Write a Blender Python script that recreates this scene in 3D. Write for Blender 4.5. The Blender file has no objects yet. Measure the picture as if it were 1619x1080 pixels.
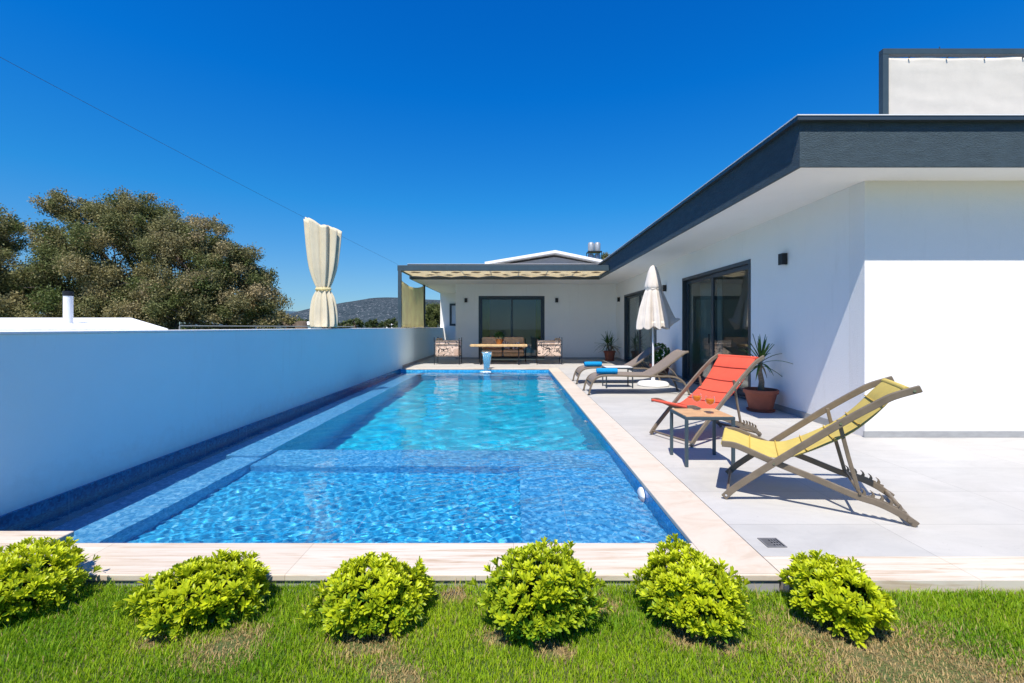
import bpy, math, random
import numpy as np
from mathutils import Vector, Matrix, noise as mnoise

# ------------------------------------------------------------------ camera, sky, sun, exposure
scene = bpy.context.scene
COL = scene.collection
R = math.radians
F = 720.0                      # focal length in photo pixels (photo 1619 wide)
cam_d = bpy.data.cameras.new('camera'); cam = bpy.data.objects.new('camera', cam_d); COL.objects.link(cam)
cam_d.sensor_width = 36.0; cam_d.lens = 36.0 * F / 1619.0
cam_d.shift_x = -2.5 / 1619.0; cam_d.shift_y = -23.0 / 1619.0
cam_d.clip_start = 0.05; cam_d.clip_end = 9000
cam.location = (0, 0, 1.3); cam.rotation_euler = (R(90), 0, 0)
scene.camera = cam

SUN = Vector((0.14, 0.53, -1.0)).normalized()       # direction the light travels
elev = math.asin(-SUN.z)
azim = math.atan2(-SUN.x, -SUN.y)                    # towards the sun, from +Y clockwise to +X
world = bpy.data.worlds.new('World'); scene.world = world; world.use_nodes = True
nt = world.node_tree; nt.nodes.clear()
sky = nt.nodes.new('ShaderNodeTexSky'); sky.sky_type = 'NISHITA'; sky.sun_disc = False
sky.sun_elevation = elev; sky.sun_rotation = azim
sky.air_density = 1.0; sky.dust_density = 0.2; sky.ozone_density = 3.0; sky.altitude = 200
# deep, saturated Mediterranean blue: tint the physical sky, more so towards the horizon
mul = nt.nodes.new('ShaderNodeMix'); mul.data_type = 'RGBA'; mul.blend_type = 'MULTIPLY'; mul.inputs[0].default_value = 1.0
gco = nt.nodes.new('ShaderNodeTexCoord'); sxyz = nt.nodes.new('ShaderNodeSeparateXYZ'); nt.links.new(gco.outputs['Generated'], sxyz.inputs[0])
rmp = nt.nodes.new('ShaderNodeValToRGB'); nt.links.new(sxyz.outputs['Z'], rmp.inputs[0])
_st = [(0.0,(0.38,0.54,0.76)),(0.10,(0.32,0.59,0.82)),(0.25,(0.10,0.66,1.06)),(0.45,(0.01,0.62,1.30)),(0.75,(0.0,0.54,1.38))]
while len(rmp.color_ramp.elements) < len(_st): rmp.color_ramp.elements.new(0.5)
for _e, (_p, _c) in zip(rmp.color_ramp.elements, _st): _e.position = _p; _e.color = (*_c, 1)
nt.links.new(rmp.outputs[0], mul.inputs[7])
bg = nt.nodes.new('ShaderNodeBackground'); bg.inputs['Strength'].default_value = 0.105
wo = nt.nodes.new('ShaderNodeOutputWorld')
nt.links.new(sky.outputs[0], mul.inputs[6]); nt.links.new(mul.outputs[2], bg.inputs['Color']); nt.links.new(bg.outputs[0], wo.inputs['Surface'])
sd = bpy.data.lights.new('sun', 'SUN'); sun = bpy.data.objects.new('sun', sd); COL.objects.link(sun)
sd.energy = 5.0; sd.angle = R(0.5); sd.color = (1.0, 0.94, 0.85)
sun.rotation_euler = SUN.to_track_quat('-Z', 'Y').to_euler(); sun.location = (-3, -10, 20)
scene.view_settings.view_transform = 'Standard'; scene.view_settings.look = 'None'
scene.view_settings.gamma = 1.0; scene.view_settings.exposure = 0.46; scene.view_settings.use_curve_mapping = False
cy = scene.cycles
cy.use_denoising = True
try: cy.denoiser = 'OPENIMAGEDENOISE'
except Exception: pass
cy.max_bounces = 10; cy.diffuse_bounces = 6; cy.glossy_bounces = 4; cy.transmission_bounces = 8; cy.transparent_max_bounces = 24
cy.caustics_refractive = True; cy.caustics_reflective = False; cy.blur_glossy = 0.3
cy.sample_clamp_indirect = 6.0

rnd = random.Random(7)
rng = np.random.default_rng(7)

# ------------------------------------------------------------------ helpers
class MB:
    def __init__(s): s.v = []; s.f = []
    def add(s, vs, fs):
        o = len(s.v); s.v += [tuple(p) for p in vs]; s.f += [tuple(i + o for i in f) for f in fs]; return s
    def box(s, x0, y0, z0, x1, y1, z1):
        return s.add([(x0,y0,z0),(x1,y0,z0),(x1,y1,z0),(x0,y1,z0),(x0,y0,z1),(x1,y0,z1),(x1,y1,z1),(x0,y1,z1)],
                     [(0,3,2,1),(4,5,6,7),(0,1,5,4),(1,2,6,5),(2,3,7,6),(3,0,4,7)])
    def prism(s, poly, z0, z1):
        n = len(poly)
        return s.add([(x,y,z0) for x,y in poly] + [(x,y,z1) for x,y in poly],
                     [tuple(range(n-1,-1,-1)), tuple(range(n,2*n))] + [(i,(i+1)%n,(i+1)%n+n,i+n) for i in range(n)])
    def rail(s, pts, w, h, side=(0,1,0)):
        """rectangular section along a polyline; w along 'side', h across."""
        side = Vector(side).normalized(); P = [Vector(p) for p in pts]; vs = []; n = len(P)
        for i, p in enumerate(P):
            t = (P[min(i+1,n-1)] - P[max(i-1,0)]).normalized(); u = side.cross(t).normalized()
            hh = h[i] if isinstance(h, (list, tuple)) else h
            for a, b in ((-1,-1),(1,-1),(1,1),(-1,1)): vs.append(p + side*(a*w/2) + u*(b*hh/2))
        fs = [(3,2,1,0), tuple(4*(n-1)+k for k in range(4))]
        for i in range(n-1):
            for k in range(4): fs.append((4*i+k, 4*i+(k+1)%4, 4*i+4+(k+1)%4, 4*i+4+k))
        return s.add(vs, fs)
    def tube(s, pts, r, n=8):
        P = [Vector(p) for p in pts]; m = len(P); rs = r if isinstance(r, (list, tuple)) else [r]*m
        t0 = (P[1]-P[0]).normalized(); u = t0.orthogonal().normalized(); vs = []
        for i, p in enumerate(P):
            t = (P[min(i+1,m-1)] - P[max(i-1,0)]).normalized()
            u = (u - t*u.dot(t)).normalized(); w = t.cross(u)
            for k in range(n):
                a = 2*math.pi*k/n; vs.append(p + (u*math.cos(a) + w*math.sin(a))*rs[i])
        fs = [tuple(range(n-1,-1,-1)), tuple((m-1)*n+k for k in range(n))]
        for i in range(m-1):
            for k in range(n): fs.append((i*n+k, i*n+(k+1)%n, (i+1)*n+(k+1)%n, (i+1)*n+k))
        return s.add(vs, fs)
    def lathe(s, prof, c=(0,0), n=32, fn=None, caps=True):
        vs = []; m = len(prof)
        for i, (r, z) in enumerate(prof):
            for k in range(n):
                a = 2*math.pi*k/n; x, y, zz = r*math.cos(a), r*math.sin(a), z
                if fn: x, y, zz = fn(r, z, a, i/(m-1))
                vs.append((c[0]+x, c[1]+y, zz))
        fs = []
        for i in range(m-1):
            for k in range(n): fs.append((i*n+k, i*n+(k+1)%n, (i+1)*n+(k+1)%n, (i+1)*n+k))
        if caps: fs += [tuple(range(n-1,-1,-1)), tuple((m-1)*n+k for k in range(n))]
        return s.add(vs, fs)
    def sheet(s, rows, th=0.0):
        """grid of points (list of rows); th>0 gives it a thickness along the local normal."""
        R_, C_ = len(rows), len(rows[0]); P = [[Vector(p) for p in r] for r in rows]
        def nrm(i, j):
            a = P[min(i+1,R_-1)][j]-P[max(i-1,0)][j]; b = P[i][min(j+1,C_-1)]-P[i][max(j-1,0)]
            return a.cross(b).normalized()
        vs = [P[i][j] for i in range(R_) for j in range(C_)]
        fs = [(i*C_+j, (i+1)*C_+j, (i+1)*C_+j+1, i*C_+j+1) for i in range(R_-1) for j in range(C_-1)]
        if th:
            o = R_*C_; vs += [P[i][j]-nrm(i,j)*th for i in range(R_) for j in range(C_)]
            fs += [tuple(o+k for k in reversed(f)) for f in fs[:(R_-1)*(C_-1)]]
            per = [(0,j) for j in range(C_)] + [(i,C_-1) for i in range(1,R_)] + [(R_-1,j) for j in range(C_-2,-1,-1)] + [(i,0) for i in range(R_-2,0,-1)]
            idx = [i*C_+j for i,j in per]
            for k in range(len(idx)):
                a, b = idx[k], idx[(k+1)%len(idx)]; fs.append((a, b, b+o, a+o))
        return s.add(vs, fs)
    def build(s, name, m, parent=None, smooth=False, bevel=0, seg=2, world=False, sub=0, sharp=None):
        me = bpy.data.meshes.new(name)
        v = s.v
        if world and parent is not None:
            q = parent; L = Vector((0,0,0))
            while q is not None: L = L + q.location; q = q.parent
            v = [(a-L.x, b-L.y, c-L.z) for a,b,c in v]
        me.from_pydata(v, [], s.f); me.update()
        me.materials.append(m)
        if smooth:
            me.polygons.foreach_set('use_smooth', [True]*len(me.polygons))
            if sharp:
                try: me.set_sharp_from_angle(angle=R(sharp))
                except Exception: pass
        o = bpy.data.objects.new(name, me); COL.objects.link(o); o.parent = parent
        if bevel:
            b = o.modifiers.new('bevel', 'BEVEL'); b.width = bevel; b.segments = seg; b.limit_method = 'ANGLE'; b.angle_limit = R(35)
            b.harden_normals = False
        if sub:
            b = o.modifiers.new('subd', 'SUBSURF'); b.levels = sub; b.render_levels = sub
        return o

def tag(o, label=None, cat=None, group=None, kind=None):
    if label: o['label'] = label
    if cat: o['category'] = cat
    if group: o['group'] = group
    if kind: o['kind'] = kind
    return o
def thing(name, label, cat, loc=(0,0,0), rz=0.0, group=None):
    o = bpy.data.objects.new(name, None); COL.objects.link(o); o.location = loc; o.rotation_euler = (0,0,rz)
    o.empty_display_size = 0.2
    return tag(o, label, cat, group)
def copy_tree(o, loc=None, rz=None, label=None, parent=None):
    c = o.copy(); COL.objects.link(c)
    if parent is not None: c.parent = parent
    if loc is not None: c.location = loc
    if rz is not None: c.rotation_euler = (0,0,rz)
    if label: c['label'] = label
    for ch in list(o.children): copy_tree(ch, parent=c)
    return c
def spline(pts, n):
    """Catmull-Rom through pts (tuples), n samples in all."""
    P = [np.array(p, float) for p in pts]; P = [2*P[0]-P[1]] + P + [2*P[-1]-P[-2]]; out = []; m = len(P)-3
    for k in range(n):
        t = k/(n-1)*m; i = min(int(t), m-1); u = t-i; a,b,c,d = P[i:i+4]
        out.append(tuple(0.5*((2*b)+(c-a)*u+(2*a-5*b+4*c-d)*u*u+(3*b-a-3*c+d)*u**3)))
    return out
def numesh(name, V, Fc, m, parent=None, col=None, smooth=False):
    """V (n,3), Fc (k,q) all same size; col (n,3) point colours."""
    me = bpy.data.meshes.new(name); q = Fc.shape[1]
    me.vertices.add(len(V)); me.vertices.foreach_set('co', V.astype(np.float32).ravel())
    me.loops.add(Fc.size); me.loops.foreach_set('vertex_index', Fc.astype(np.int32).ravel())
    me.polygons.add(len(Fc)); me.polygons.foreach_set('loop_start', np.arange(0, Fc.size, q, dtype=np.int32))
    if smooth: me.polygons.foreach_set('use_smooth', np.ones(len(Fc), dtype=bool))
    me.update(calc_edges=True)
    if col is not None:
        at = me.color_attributes.new('tint', 'FLOAT_COLOR', 'POINT')
        c4 = np.ones((len(V),4), np.float32); c4[:,:3] = col; at.data.foreach_set('color', c4.ravel())
    me.materials.append(m)
    o = bpy.data.objects.new(name, me); COL.objects.link(o); o.parent = parent
    return o

# ------------------------------------------------------------------ materials
def newmat(name):
    m = bpy.data.materials.new(name); m.use_nodes = True; t = m.node_tree; t.nodes.clear()
    out = t.nodes.new('ShaderNodeOutputMaterial'); p = t.nodes.new('ShaderNodeBsdfPrincipled')
    t.links.new(p.outputs[0], out.inputs['Surface']); return m, t, p, out
def N(t, kind, **kw):
    n = t.nodes.new(kind)
    for k, v in kw.items():
        if k in n.inputs.keys(): n.inputs[k].default_value = v
        else: setattr(n, k, v)
    return n
def coords(t, scale=(1,1,1), rot=(0,0,0), kind='Object'):
    c = t.nodes.new('ShaderNodeTexCoord'); mp = t.nodes.new('ShaderNodeMapping')
    mp.inputs['Scale'].default_value = scale; mp.inputs['Rotation'].default_value = rot
    t.links.new(c.outputs[kind], mp.inputs['Vector']); return mp.outputs[0]
def rgba(c): return (c[0], c[1], c[2], 1)
def mixc(t, fac, a, b, mode='MIX'):
    n = t.nodes.new('ShaderNodeMix'); n.data_type = 'RGBA'; n.blend_type = mode
    for sock, val in ((n.inputs[0], fac), (n.inputs[6], a), (n.inputs[7], b)):
        if hasattr(val, 'is_output'): t.links.new(val, sock)
        else: sock.default_value = val if not isinstance(val, tuple) else rgba(val)
    return n.outputs[2]
def ramp(t, src, stops, interp='LINEAR'):
    n = t.nodes.new('ShaderNodeValToRGB'); n.color_ramp.interpolation = interp
    e = n.color_ramp.elements
    while len(e) < len(stops): e.new(0.5)
    for el, (p, c) in zip(e, stops): el.position = p; el.color = rgba(c) if isinstance(c, tuple) else (c,c,c,1)
    t.links.new(src, n.inputs[0]); return n.outputs[0]
def noise(t, vec, scale, detail=4, rough=0.55, dist=0.0):
    n = N(t, 'ShaderNodeTexNoise', Scale=scale, Detail=detail, Roughness=rough, Distortion=dist); t.links.new(vec, n.inputs['Vector']); return n.outputs['Fac']
def bump(t, p, h, strength, dist=0.01):
    b = N(t, 'ShaderNodeBump', Strength=strength, Distance=dist); t.links.new(h, b.inputs['Height']); t.links.new(b.outputs[0], p.inputs['Normal']); return b
def mat(name, col, rough=0.6, var=0.12, vs=3.0, bm=0.0, bs=60.0, metal=0.0, spec=0.4, col2=None, stretch=(1,1,1), sheen=0, bd=0.01, trans=0, coat=0):
    m, t, p, out = newmat(name); v = coords(t, stretch)
    f = noise(t, v, vs, 6, 0.6); f = ramp(t, f, [(0.3, 0.0), (0.7, 1.0)])
    a = tuple(c*(1-var) for c in col); b = col2 if col2 else tuple(min(1, c*(1+var)) for c in col)
    t.links.new(mixc(t, f, a, b), p.inputs['Base Color'])
    p.inputs['Roughness'].default_value = rough; p.inputs['Metallic'].default_value = metal; p.inputs['Specular IOR Level'].default_value = spec
    if coat: p.inputs['Coat Weight'].default_value = coat
    if bm: bump(t, p, noise(t, v, bs, 5, 0.6), bm, bd)
    if trans:
        tr = N(t, 'ShaderNodeBsdfTranslucent'); t.links.new(mixc(t, f, a, b), tr.inputs['Color'])
        mx = N(t, 'ShaderNodeMixShader', Fac=trans); t.links.new(p.outputs[0], mx.inputs[1]); t.links.new(tr.outputs[0], mx.inputs[2]); t.links.new(mx.outputs[0], out.inputs['Surface'])
    return m

M = {}
def wall_mat(name, col, trowel=0.5, dirt=0.16):
    m, t, p, out = newmat(name); v = coords(t)
    f = noise(t, v, 0.9, 7, 0.65, 0.5); c = mixc(t, ramp(t, f, [(0.35,0.0),(0.7,1.0)]), tuple(x*0.965 for x in col), col)
    g = noise(t, coords(t, (5,5,0.5)), 1.4, 6, 0.7, 0.4); c = mixc(t, ramp(t, g, [(0.58,0.0),(0.80,dirt)]), c, (0.42,0.38,0.32))
    s = N(t, 'ShaderNodeSeparateXYZ'); t.links.new(v, s.inputs[0])
    g2 = noise(t, v, 9, 5, 0.7); ma = N(t, 'ShaderNodeMath', operation='MULTIPLY_ADD'); t.links.new(g2, ma.inputs[0]); ma.inputs[1].default_value = 0.5; t.links.new(s.outputs[2], ma.inputs[2])
    low = ramp(t, ma.outputs[0], [(0.22,0.22),(0.52,0.0)]); c = mixc(t, low, c, (0.45,0.40,0.33))
    t.links.new(c, p.inputs['Base Color']); p.inputs['Roughness'].default_value = 0.88; p.inputs['Specular IOR Level'].default_value = 0.2
    a = noise(t, v, 55, 5, 0.65); b_ = noise(t, v, 6, 3, 0.5, 1.0); ad = N(t, 'ShaderNodeMath', operation='MULTIPLY_ADD'); t.links.new(b_, ad.inputs[0]); ad.inputs[1].default_value = 0.5; t.links.new(a, ad.inputs[2])
    bump(t, p, ad.outputs[0], trowel, 0.006); return m
M['white'] = wall_mat('white_stucco', (0.87,0.855,0.825), 0.45)
M['roughwhite'] = wall_mat('white_rough_render', (0.84,0.82,0.785), 0.6)
M['garden'] = wall_mat('garden_wall_blue_light', (0.74,0.91,0.93), 0.3, 0.14)  # white wall; blue of sky and pool light put into its colour
M['fascia'] = mat('grey_render', (0.052,0.080,0.098), 0.75, 0.18, 6, 0.9, 45, bd=0.02, stretch=(1,1,3), spec=0.3)
M['metal'] = mat('anthracite_metal', (0.035,0.048,0.060), 0.38, 0.1, 8, 0.05, 80, metal=0.0, spec=0.5)
M['beam'] = mat('grey_beam_paint', (0.045,0.070,0.085), 0.45, 0.12, 4, 0.05, 80)
M['black'] = mat('black_metal', (0.012,0.012,0.014), 0.45, 0.2, 10)
M['interior'] = mat('interior_paint', (0.72,0.71,0.66), 0.8, 0.04, 1)
M['interior_floor'] = mat('interior_floor', (0.45,0.41,0.36), 0.3, 0.1, 2)
M['taupe'] = mat('taupe_frame', (0.165,0.130,0.090), 0.42, 0.15, 14, 0.08, 90, stretch=(1,1,1))
M['sling'] = mat('taupe_mesh_fabric', (0.205,0.165,0.135), 0.75, 0.14, 30, 0.3, 400, bd=0.002)
M['yellow'] = mat('yellow_fabric', (0.66,0.51,0.13), 0.8, 0.06, 12, 0.5, 260, bd=0.003, trans=0.18)
M['orange'] = mat('orange_fabric', (0.72,0.105,0.055), 0.8, 0.06, 12, 0.5, 260, bd=0.003, trans=0.15)
M['towel'] = mat('blue_towel', (0.0,0.24,0.52), 0.95, 0.15, 40, 1.0, 260, bd=0.006)
M['terracotta'] = mat('terracotta', (0.30,0.085,0.045), 0.7, 0.18, 7, 0.15, 60)
M['soil'] = mat('soil', (0.06,0.04,0.025), 0.95, 0.4, 40, 1.0, 90)
M['creamroof'] = mat('pergola_canvas', (0.86,0.78,0.60), 0.85, 0.07, 4, 0.35, 120, bd=0.004, trans=0.6)
M['cream'] = mat('cream_canvas', (0.80,0.71,0.52), 0.85, 0.07, 4, 0.35, 120, bd=0.004, trans=0.25)
M['whitecanvas'] = mat('white_canvas', (0.74,0.69,0.61), 0.85, 0.05, 4, 0.35, 120, bd=0.004, trans=0.2)
M['shadepatch'] = mat('canvas_shade', (0.25,0.18,0.12), 0.9, 0.1, 6)
M['grate'] = mat('grate_steel', (0.16,0.16,0.165), 0.4, 0.15, 20)
M['umbrella'] = mat('umbrella_canvas', (0.76,0.69,0.61), 0.85, 0.10, 5, 0.3, 140, bd=0.004, trans=0.15)
M['tancanvas'] = mat('sun_faded_canvas', (0.98,0.86,0.56), 0.85, 0.10, 2.5, 0.3, 120, bd=0.004, trans=0.6)
M['whitemetal'] = mat('white_metal', (0.78,0.78,0.78), 0.35, 0.03, 5)
M['plastic'] = mat('white_plastic', (0.72,0.72,0.70), 0.5, 0.06, 5)
M['skirting'] = mat('grey_skirting', (0.33,0.33,0.32), 0.5, 0.1, 8, stretch=(1,1,3))
M['bark'] = mat('bark', (0.10,0.075,0.055), 0.95, 0.35, 12, 1.0, 40, stretch=(1,1,0.25))
M['yuccabark'] = mat('yucca_stem', (0.20,0.16,0.11), 0.9, 0.3, 20, 0.8, 60, stretch=(1,1,3))
M['chrome'] = mat('stainless_steel', (0.75,0.75,0.76), 0.18, 0.02, 5, metal=1.0)
M['rooftop'] = mat('flat_roof', (0.5,0.5,0.5), 0.9, 0.1, 1)
M['tankgrey'] = mat('tank_steel', (0.33,0.35,0.36), 0.4, 0.2, 5, metal=0.3)
M['greygable'] = mat('gable_paint', (0.30,0.30,0.31), 0.8, 0.05, 1)
M['wire'] = mat('cable', (0.05,0.07,0.10), 0.6, 0.1, 5)
M['curtain'] = mat('green_curtain', (0.22,0.30,0.07), 0.9, 0.1, 3, trans=0.3)
M['bedding'] = mat('bedding', (0.50,0.45,0.42), 0.9, 0.2, 6)
M['juice'] = mat('orange_juice', (1.0,0.36,0.01), 0.35, 0.05, 8, spec=0.3, trans=0.45)
M['brownfabric'] = mat('brown_cushion', (0.72,0.42,0.22), 0.85, 0.15, 12, 0.4, 150)

def wood_mat(name, base, dark, axis=(1,14,14), sc=3.0, planks=None):
    m, t, p, out = newmat(name); v = coords(t, axis)
    f = noise(t, v, sc, 8, 0.62, 0.6); c = ramp(t, f, [(0.25, dark), (0.48, base), (0.75, tuple(min(1,x*1.25) for x in base))])
    t.links.new(c, p.inputs['Base Color']); p.inputs['Roughness'].default_value = 0.5
    bump(t, p, f, 0.25, 0.004); return m
M['wood'] = wood_mat('golden_wood', (0.62,0.42,0.20), (0.38,0.22,0.09))
M['tabletop'] = wood_mat('teak_top', (0.50,0.30,0.15), (0.24,0.12,0.06), (1.5,16,10), 4)

def travertine():
    m, t, p, out = newmat('travertine'); v = coords(t, (0.7,14,4))
    f = noise(t, v, 2.0, 10, 0.68, 1.2); w = noise(t, coords(t), 0.9, 3)
    c = ramp(t, f, [(0.30, (0.34,0.23,0.14)), (0.42, (0.50,0.395,0.285)), (0.5, (0.59,0.515,0.42)), (0.7, (0.65,0.60,0.51))])
    c2 = ramp(t, f, [(0.34, (0.50,0.39,0.28)), (0.5, (0.59,0.515,0.42)), (0.75, (0.65,0.60,0.51))])
    c = mixc(t, ramp(t, w, [(0.35,0.0),(0.65,1.0)]), c, c2)
    br = N(t, 'ShaderNodeTexBrick', Scale=1.0); br.offset = 0.0; br.inputs['Mortar Size'].default_value = 0.0018; br.inputs['Brick Width'].default_value = 1.2; br.inputs['Row Height'].default_value = 40.0
    br.inputs['Color1'].default_value = (1,1,1,1); br.inputs['Color2'].default_value = (0.93,0.90,0.87,1); br.inputs['Mortar'].default_value = (0.6,0.56,0.5,1)
    t.links.new(coords(t), br.inputs['Vector'])
    c = mixc(t, 1.0, c, br.outputs['Color'], 'MULTIPLY')
    t.links.new(c, p.inputs['Base Color']); p.inputs['Roughness'].default_value = 0.5
    bump(t, p, f, 0.12, 0.004); return m
M['travertine'] = travertine()
def travertine_y():
    m = travertine(); m.name = 'travertine_along'
    t = m.node_tree
    for n in t.nodes:
        if n.type == 'MAPPING':
            n.inputs['Rotation'].default_value = (0,0,R(90)); n.inputs['Scale'].default_value[1] = min(3.0, n.inputs['Scale'].default_value[1]); n.inputs['Scale'].default_value[0] = 1.4
        if n.type == 'VALTORGB':
            for e in n.color_ramp.elements:
                c_ = e.color; avg = (0.60,0.525,0.435)
                if c_[0] != c_[2]: e.color = tuple(avg[k]*0.62+c_[k]*0.38 for k in range(3))+(1,)
    return m
M['travertine_y'] = travertine_y()

def deck_mat():
    m, t, p, out = newmat('porcelain_paving'); v = coords(t)
    br = N(t, 'ShaderNodeTexBrick', Scale=1.0); br.offset = 0.0
    br.inputs['Mortar Size'].default_value = 0.0022; br.inputs['Mortar Smooth'].default_value = 0.3
    br.inputs['Brick Width'].default_value = 1.2; br.inputs['Row Height'].default_value = 0.6
    br.inputs['Color1'].default_value = (0.44,0.43,0.405,1); br.inputs['Color2'].default_value = (0.50,0.485,0.455,1); br.inputs['Mortar'].default_value = (0.25,0.24,0.225,1)
    t.links.new(v, br.inputs['Vector'])
    f = noise(t, coords(t, (1,2.2,1)), 1.6, 9, 0.68, 0.8)
    cl = ramp(t, f, [(0.3, (0.86,0.86,0.86)), (0.5, (0.97,0.97,0.96)), (0.7, (1.06,1.05,1.04))])
    c = mixc(t, 1.0, br.outputs['Color'], cl, 'MULTIPLY')
    sp = noise(t, v, 0.55, 7, 0.62, 0.6); c = mixc(t, ramp(t, sp, [(0.42,0.0),(0.70,0.5)]), c, (0.38,0.355,0.315))
    s2 = noise(t, v, 7.0, 8, 0.75, 1.2); c = mixc(t, ramp(t, s2, [(0.56,0.0),(0.70,0.30)]), c, (0.36,0.34,0.31))
    s3 = noise(t, v, 45.0, 3, 0.6); c = mixc(t, ramp(t, s3, [(0.66,0.0),(0.72,0.45)]), c, (0.28,0.26,0.24))
    t.links.new(c, p.inputs['Base Color']); p.inputs['Roughness'].default_value = 0.55; p.inputs['Specular IOR Level'].default_value = 0.35
    bump(t, p, noise(t, v, 120, 4), 0.08, 0.003); return m
M['deck'] = deck_mat()

def tile_mat(name, cols, sc=42.0, grout=(0.25,0.42,0.62), panel=True, rough=0.25):
    """glass mosaic: mottled blues of small cells, with panel joints every half metre"""
    m, t, p, out = newmat(name); v = coords(t)
    vo = N(t, 'ShaderNodeTexVoronoi', Scale=sc, Randomness=1.0); t.links.new(v, vo.inputs['Vector'])
    sep = N(t, 'ShaderNodeSeparateColor'); t.links.new(vo.outputs['Color'], sep.inputs[0])
    n2 = noise(t, v, 13.0, 5, 0.7)
    ad = N(t, 'ShaderNodeMath', operation='ADD'); t.links.new(sep.outputs[0], ad.inputs[0]); t.links.new(n2, ad.inputs[1])
    hf = N(t, 'ShaderNodeMath', operation='MULTIPLY'); t.links.new(ad.outputs[0], hf.inputs[0]); hf.inputs[1].default_value = 0.5
    c = ramp(t, hf.outputs[0], [(0.22, cols[0]), (0.5, cols[1]), (0.72, cols[2]), (0.85, cols[3])])
    if panel:
        fac = None
        for ax in range(3):
            s = N(t, 'ShaderNodeSeparateXYZ'); t.links.new(v, s.inputs[0])
            md = N(t, 'ShaderNodeMath', operation='PINGPONG'); t.links.new(s.outputs[ax], md.inputs[0]); md.inputs[1].default_value = 0.4
            lt = N(t, 'ShaderNodeMath', operation='LESS_THAN'); t.links.new(md.outputs[0], lt.inputs[0]); lt.inputs[1].default_value = 0.0022
            if ax == 2: continue
            if fac is None: fac = lt.outputs[0]
            else:
                mx = N(t, 'ShaderNodeMath', operation='MAXIMUM'); t.links.new(fac, mx.inputs[0]); t.links.new(lt.outputs[0], mx.inputs[1]); fac = mx.outputs[0]
        c = mixc(t, fac, c, grout)
    t.links.new(c, p.inputs['Base Color']); p.inputs['Roughness'].default_value = rough
    return m
M['pool'] = tile_mat('pool_mosaic', [(0.010,0.20,0.46),(0.025,0.36,0.66),(0.09,0.52,0.80),(0.36,0.74,0.92)])
M['pooldeep'] = tile_mat('deep_pool_mosaic', [(0.004,0.36,0.58),(0.010,0.50,0.72),(0.03,0.63,0.83),(0.12,0.74,0.90)])
M['ledge'] = tile_mat('ledge_mosaic', [(0.04,0.24,0.52),(0.10,0.38,0.68),(0.20,0.52,0.80),(0.38,0.68,0.90)])
M['shelf'] = tile_mat('shelf_mosaic', [(0.03,0.22,0.50),(0.07,0.38,0.70),(0.17,0.54,0.84),(0.42,0.74,0.94)])
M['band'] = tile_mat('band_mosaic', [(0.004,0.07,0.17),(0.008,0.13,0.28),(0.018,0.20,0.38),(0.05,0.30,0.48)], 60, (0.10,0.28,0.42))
M['rightband'] = tile_mat('edge_mosaic', [(0.004,0.12,0.36),(0.010,0.22,0.52),(0.025,0.32,0.64),(0.10,0.46,0.78)], 60, (0.2,0.4,0.6))

def water_mat():
    m, t, p, out = newmat('pool_water')
    p.inputs['Base Color'].default_value = (0.93,0.985,1,1); p.inputs['Roughness'].default_value = 0.0
    p.inputs['IOR'].default_value = 1.33; p.inputs['Transmission Weight'].default_value = 1.0
    v = coords(t)
    bump(t, p, noise(t, v, 28, 3, 0.5, 0.3), 0.10, 0.01)
    return m
M['water'] = water_mat()
def glass_mat(name, tint=(0.80,0.86,0.84), refl=0.9, wavy=0.0):
    m, t, p, out = newmat(name); t.nodes.remove(p)
    tr = N(t, 'ShaderNodeBsdfTransparent'); tr.inputs['Color'].default_value = rgba(tint)
    gl = N(t, 'ShaderNodeBsdfGlossy'); gl.inputs['Roughness'].default_value = 0.0; gl.inputs['Color'].default_value = (refl,refl,refl,1)
    lw = N(t, 'ShaderNodeLayerWeight', Blend=0.5)
    pw = N(t, 'ShaderNodeMath', operation='POWER'); t.links.new(lw.outputs['Facing'], pw.inputs[0]); pw.inputs[1].default_value = 4.0
    fr = N(t, 'ShaderNodeMath', operation='MULTIPLY_ADD'); t.links.new(pw.outputs[0], fr.inputs[0]); fr.inputs[1].default_value = 0.9; fr.inputs[2].default_value = wavy
    mx = N(t, 'ShaderNodeMixShader'); t.links.new(fr.outputs[0], mx.inputs[0]); t.links.new(tr.outputs[0], mx.inputs[1]); t.links.new(gl.outputs[0], mx.inputs[2])
    t.links.new(mx.outputs[0], out.inputs['Surface']); return m
M['glass'] = glass_mat('window_glass', (0.88,0.93,0.92), wavy=0.045)
M['wineglass'] = glass_mat('drinking_glass', (0.95,0.97,0.97), wavy=0.03)

def cushion_mat():
    m, t, p, out = newmat('scrollwork_fabric'); v = coords(t)
    f = noise(t, v, 3.6, 1.5, 0.4, 1.8)
    c = ramp(t, f, [(0.0,(0.66,0.48,0.37)), (0.44,(0.72,0.54,0.42)), (0.475,(0.04,0.03,0.03)), (0.505,(0.04,0.03,0.03)), (0.53,(0.74,0.58,0.46)), (0.62,(0.50,0.34,0.25)), (1.0,(0.72,0.60,0.50))])
    t.links.new(c, p.inputs['Base Color']); p.inputs['Roughness'].default_value = 0.9; return m
M['cushion'] = cushion_mat()

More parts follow.
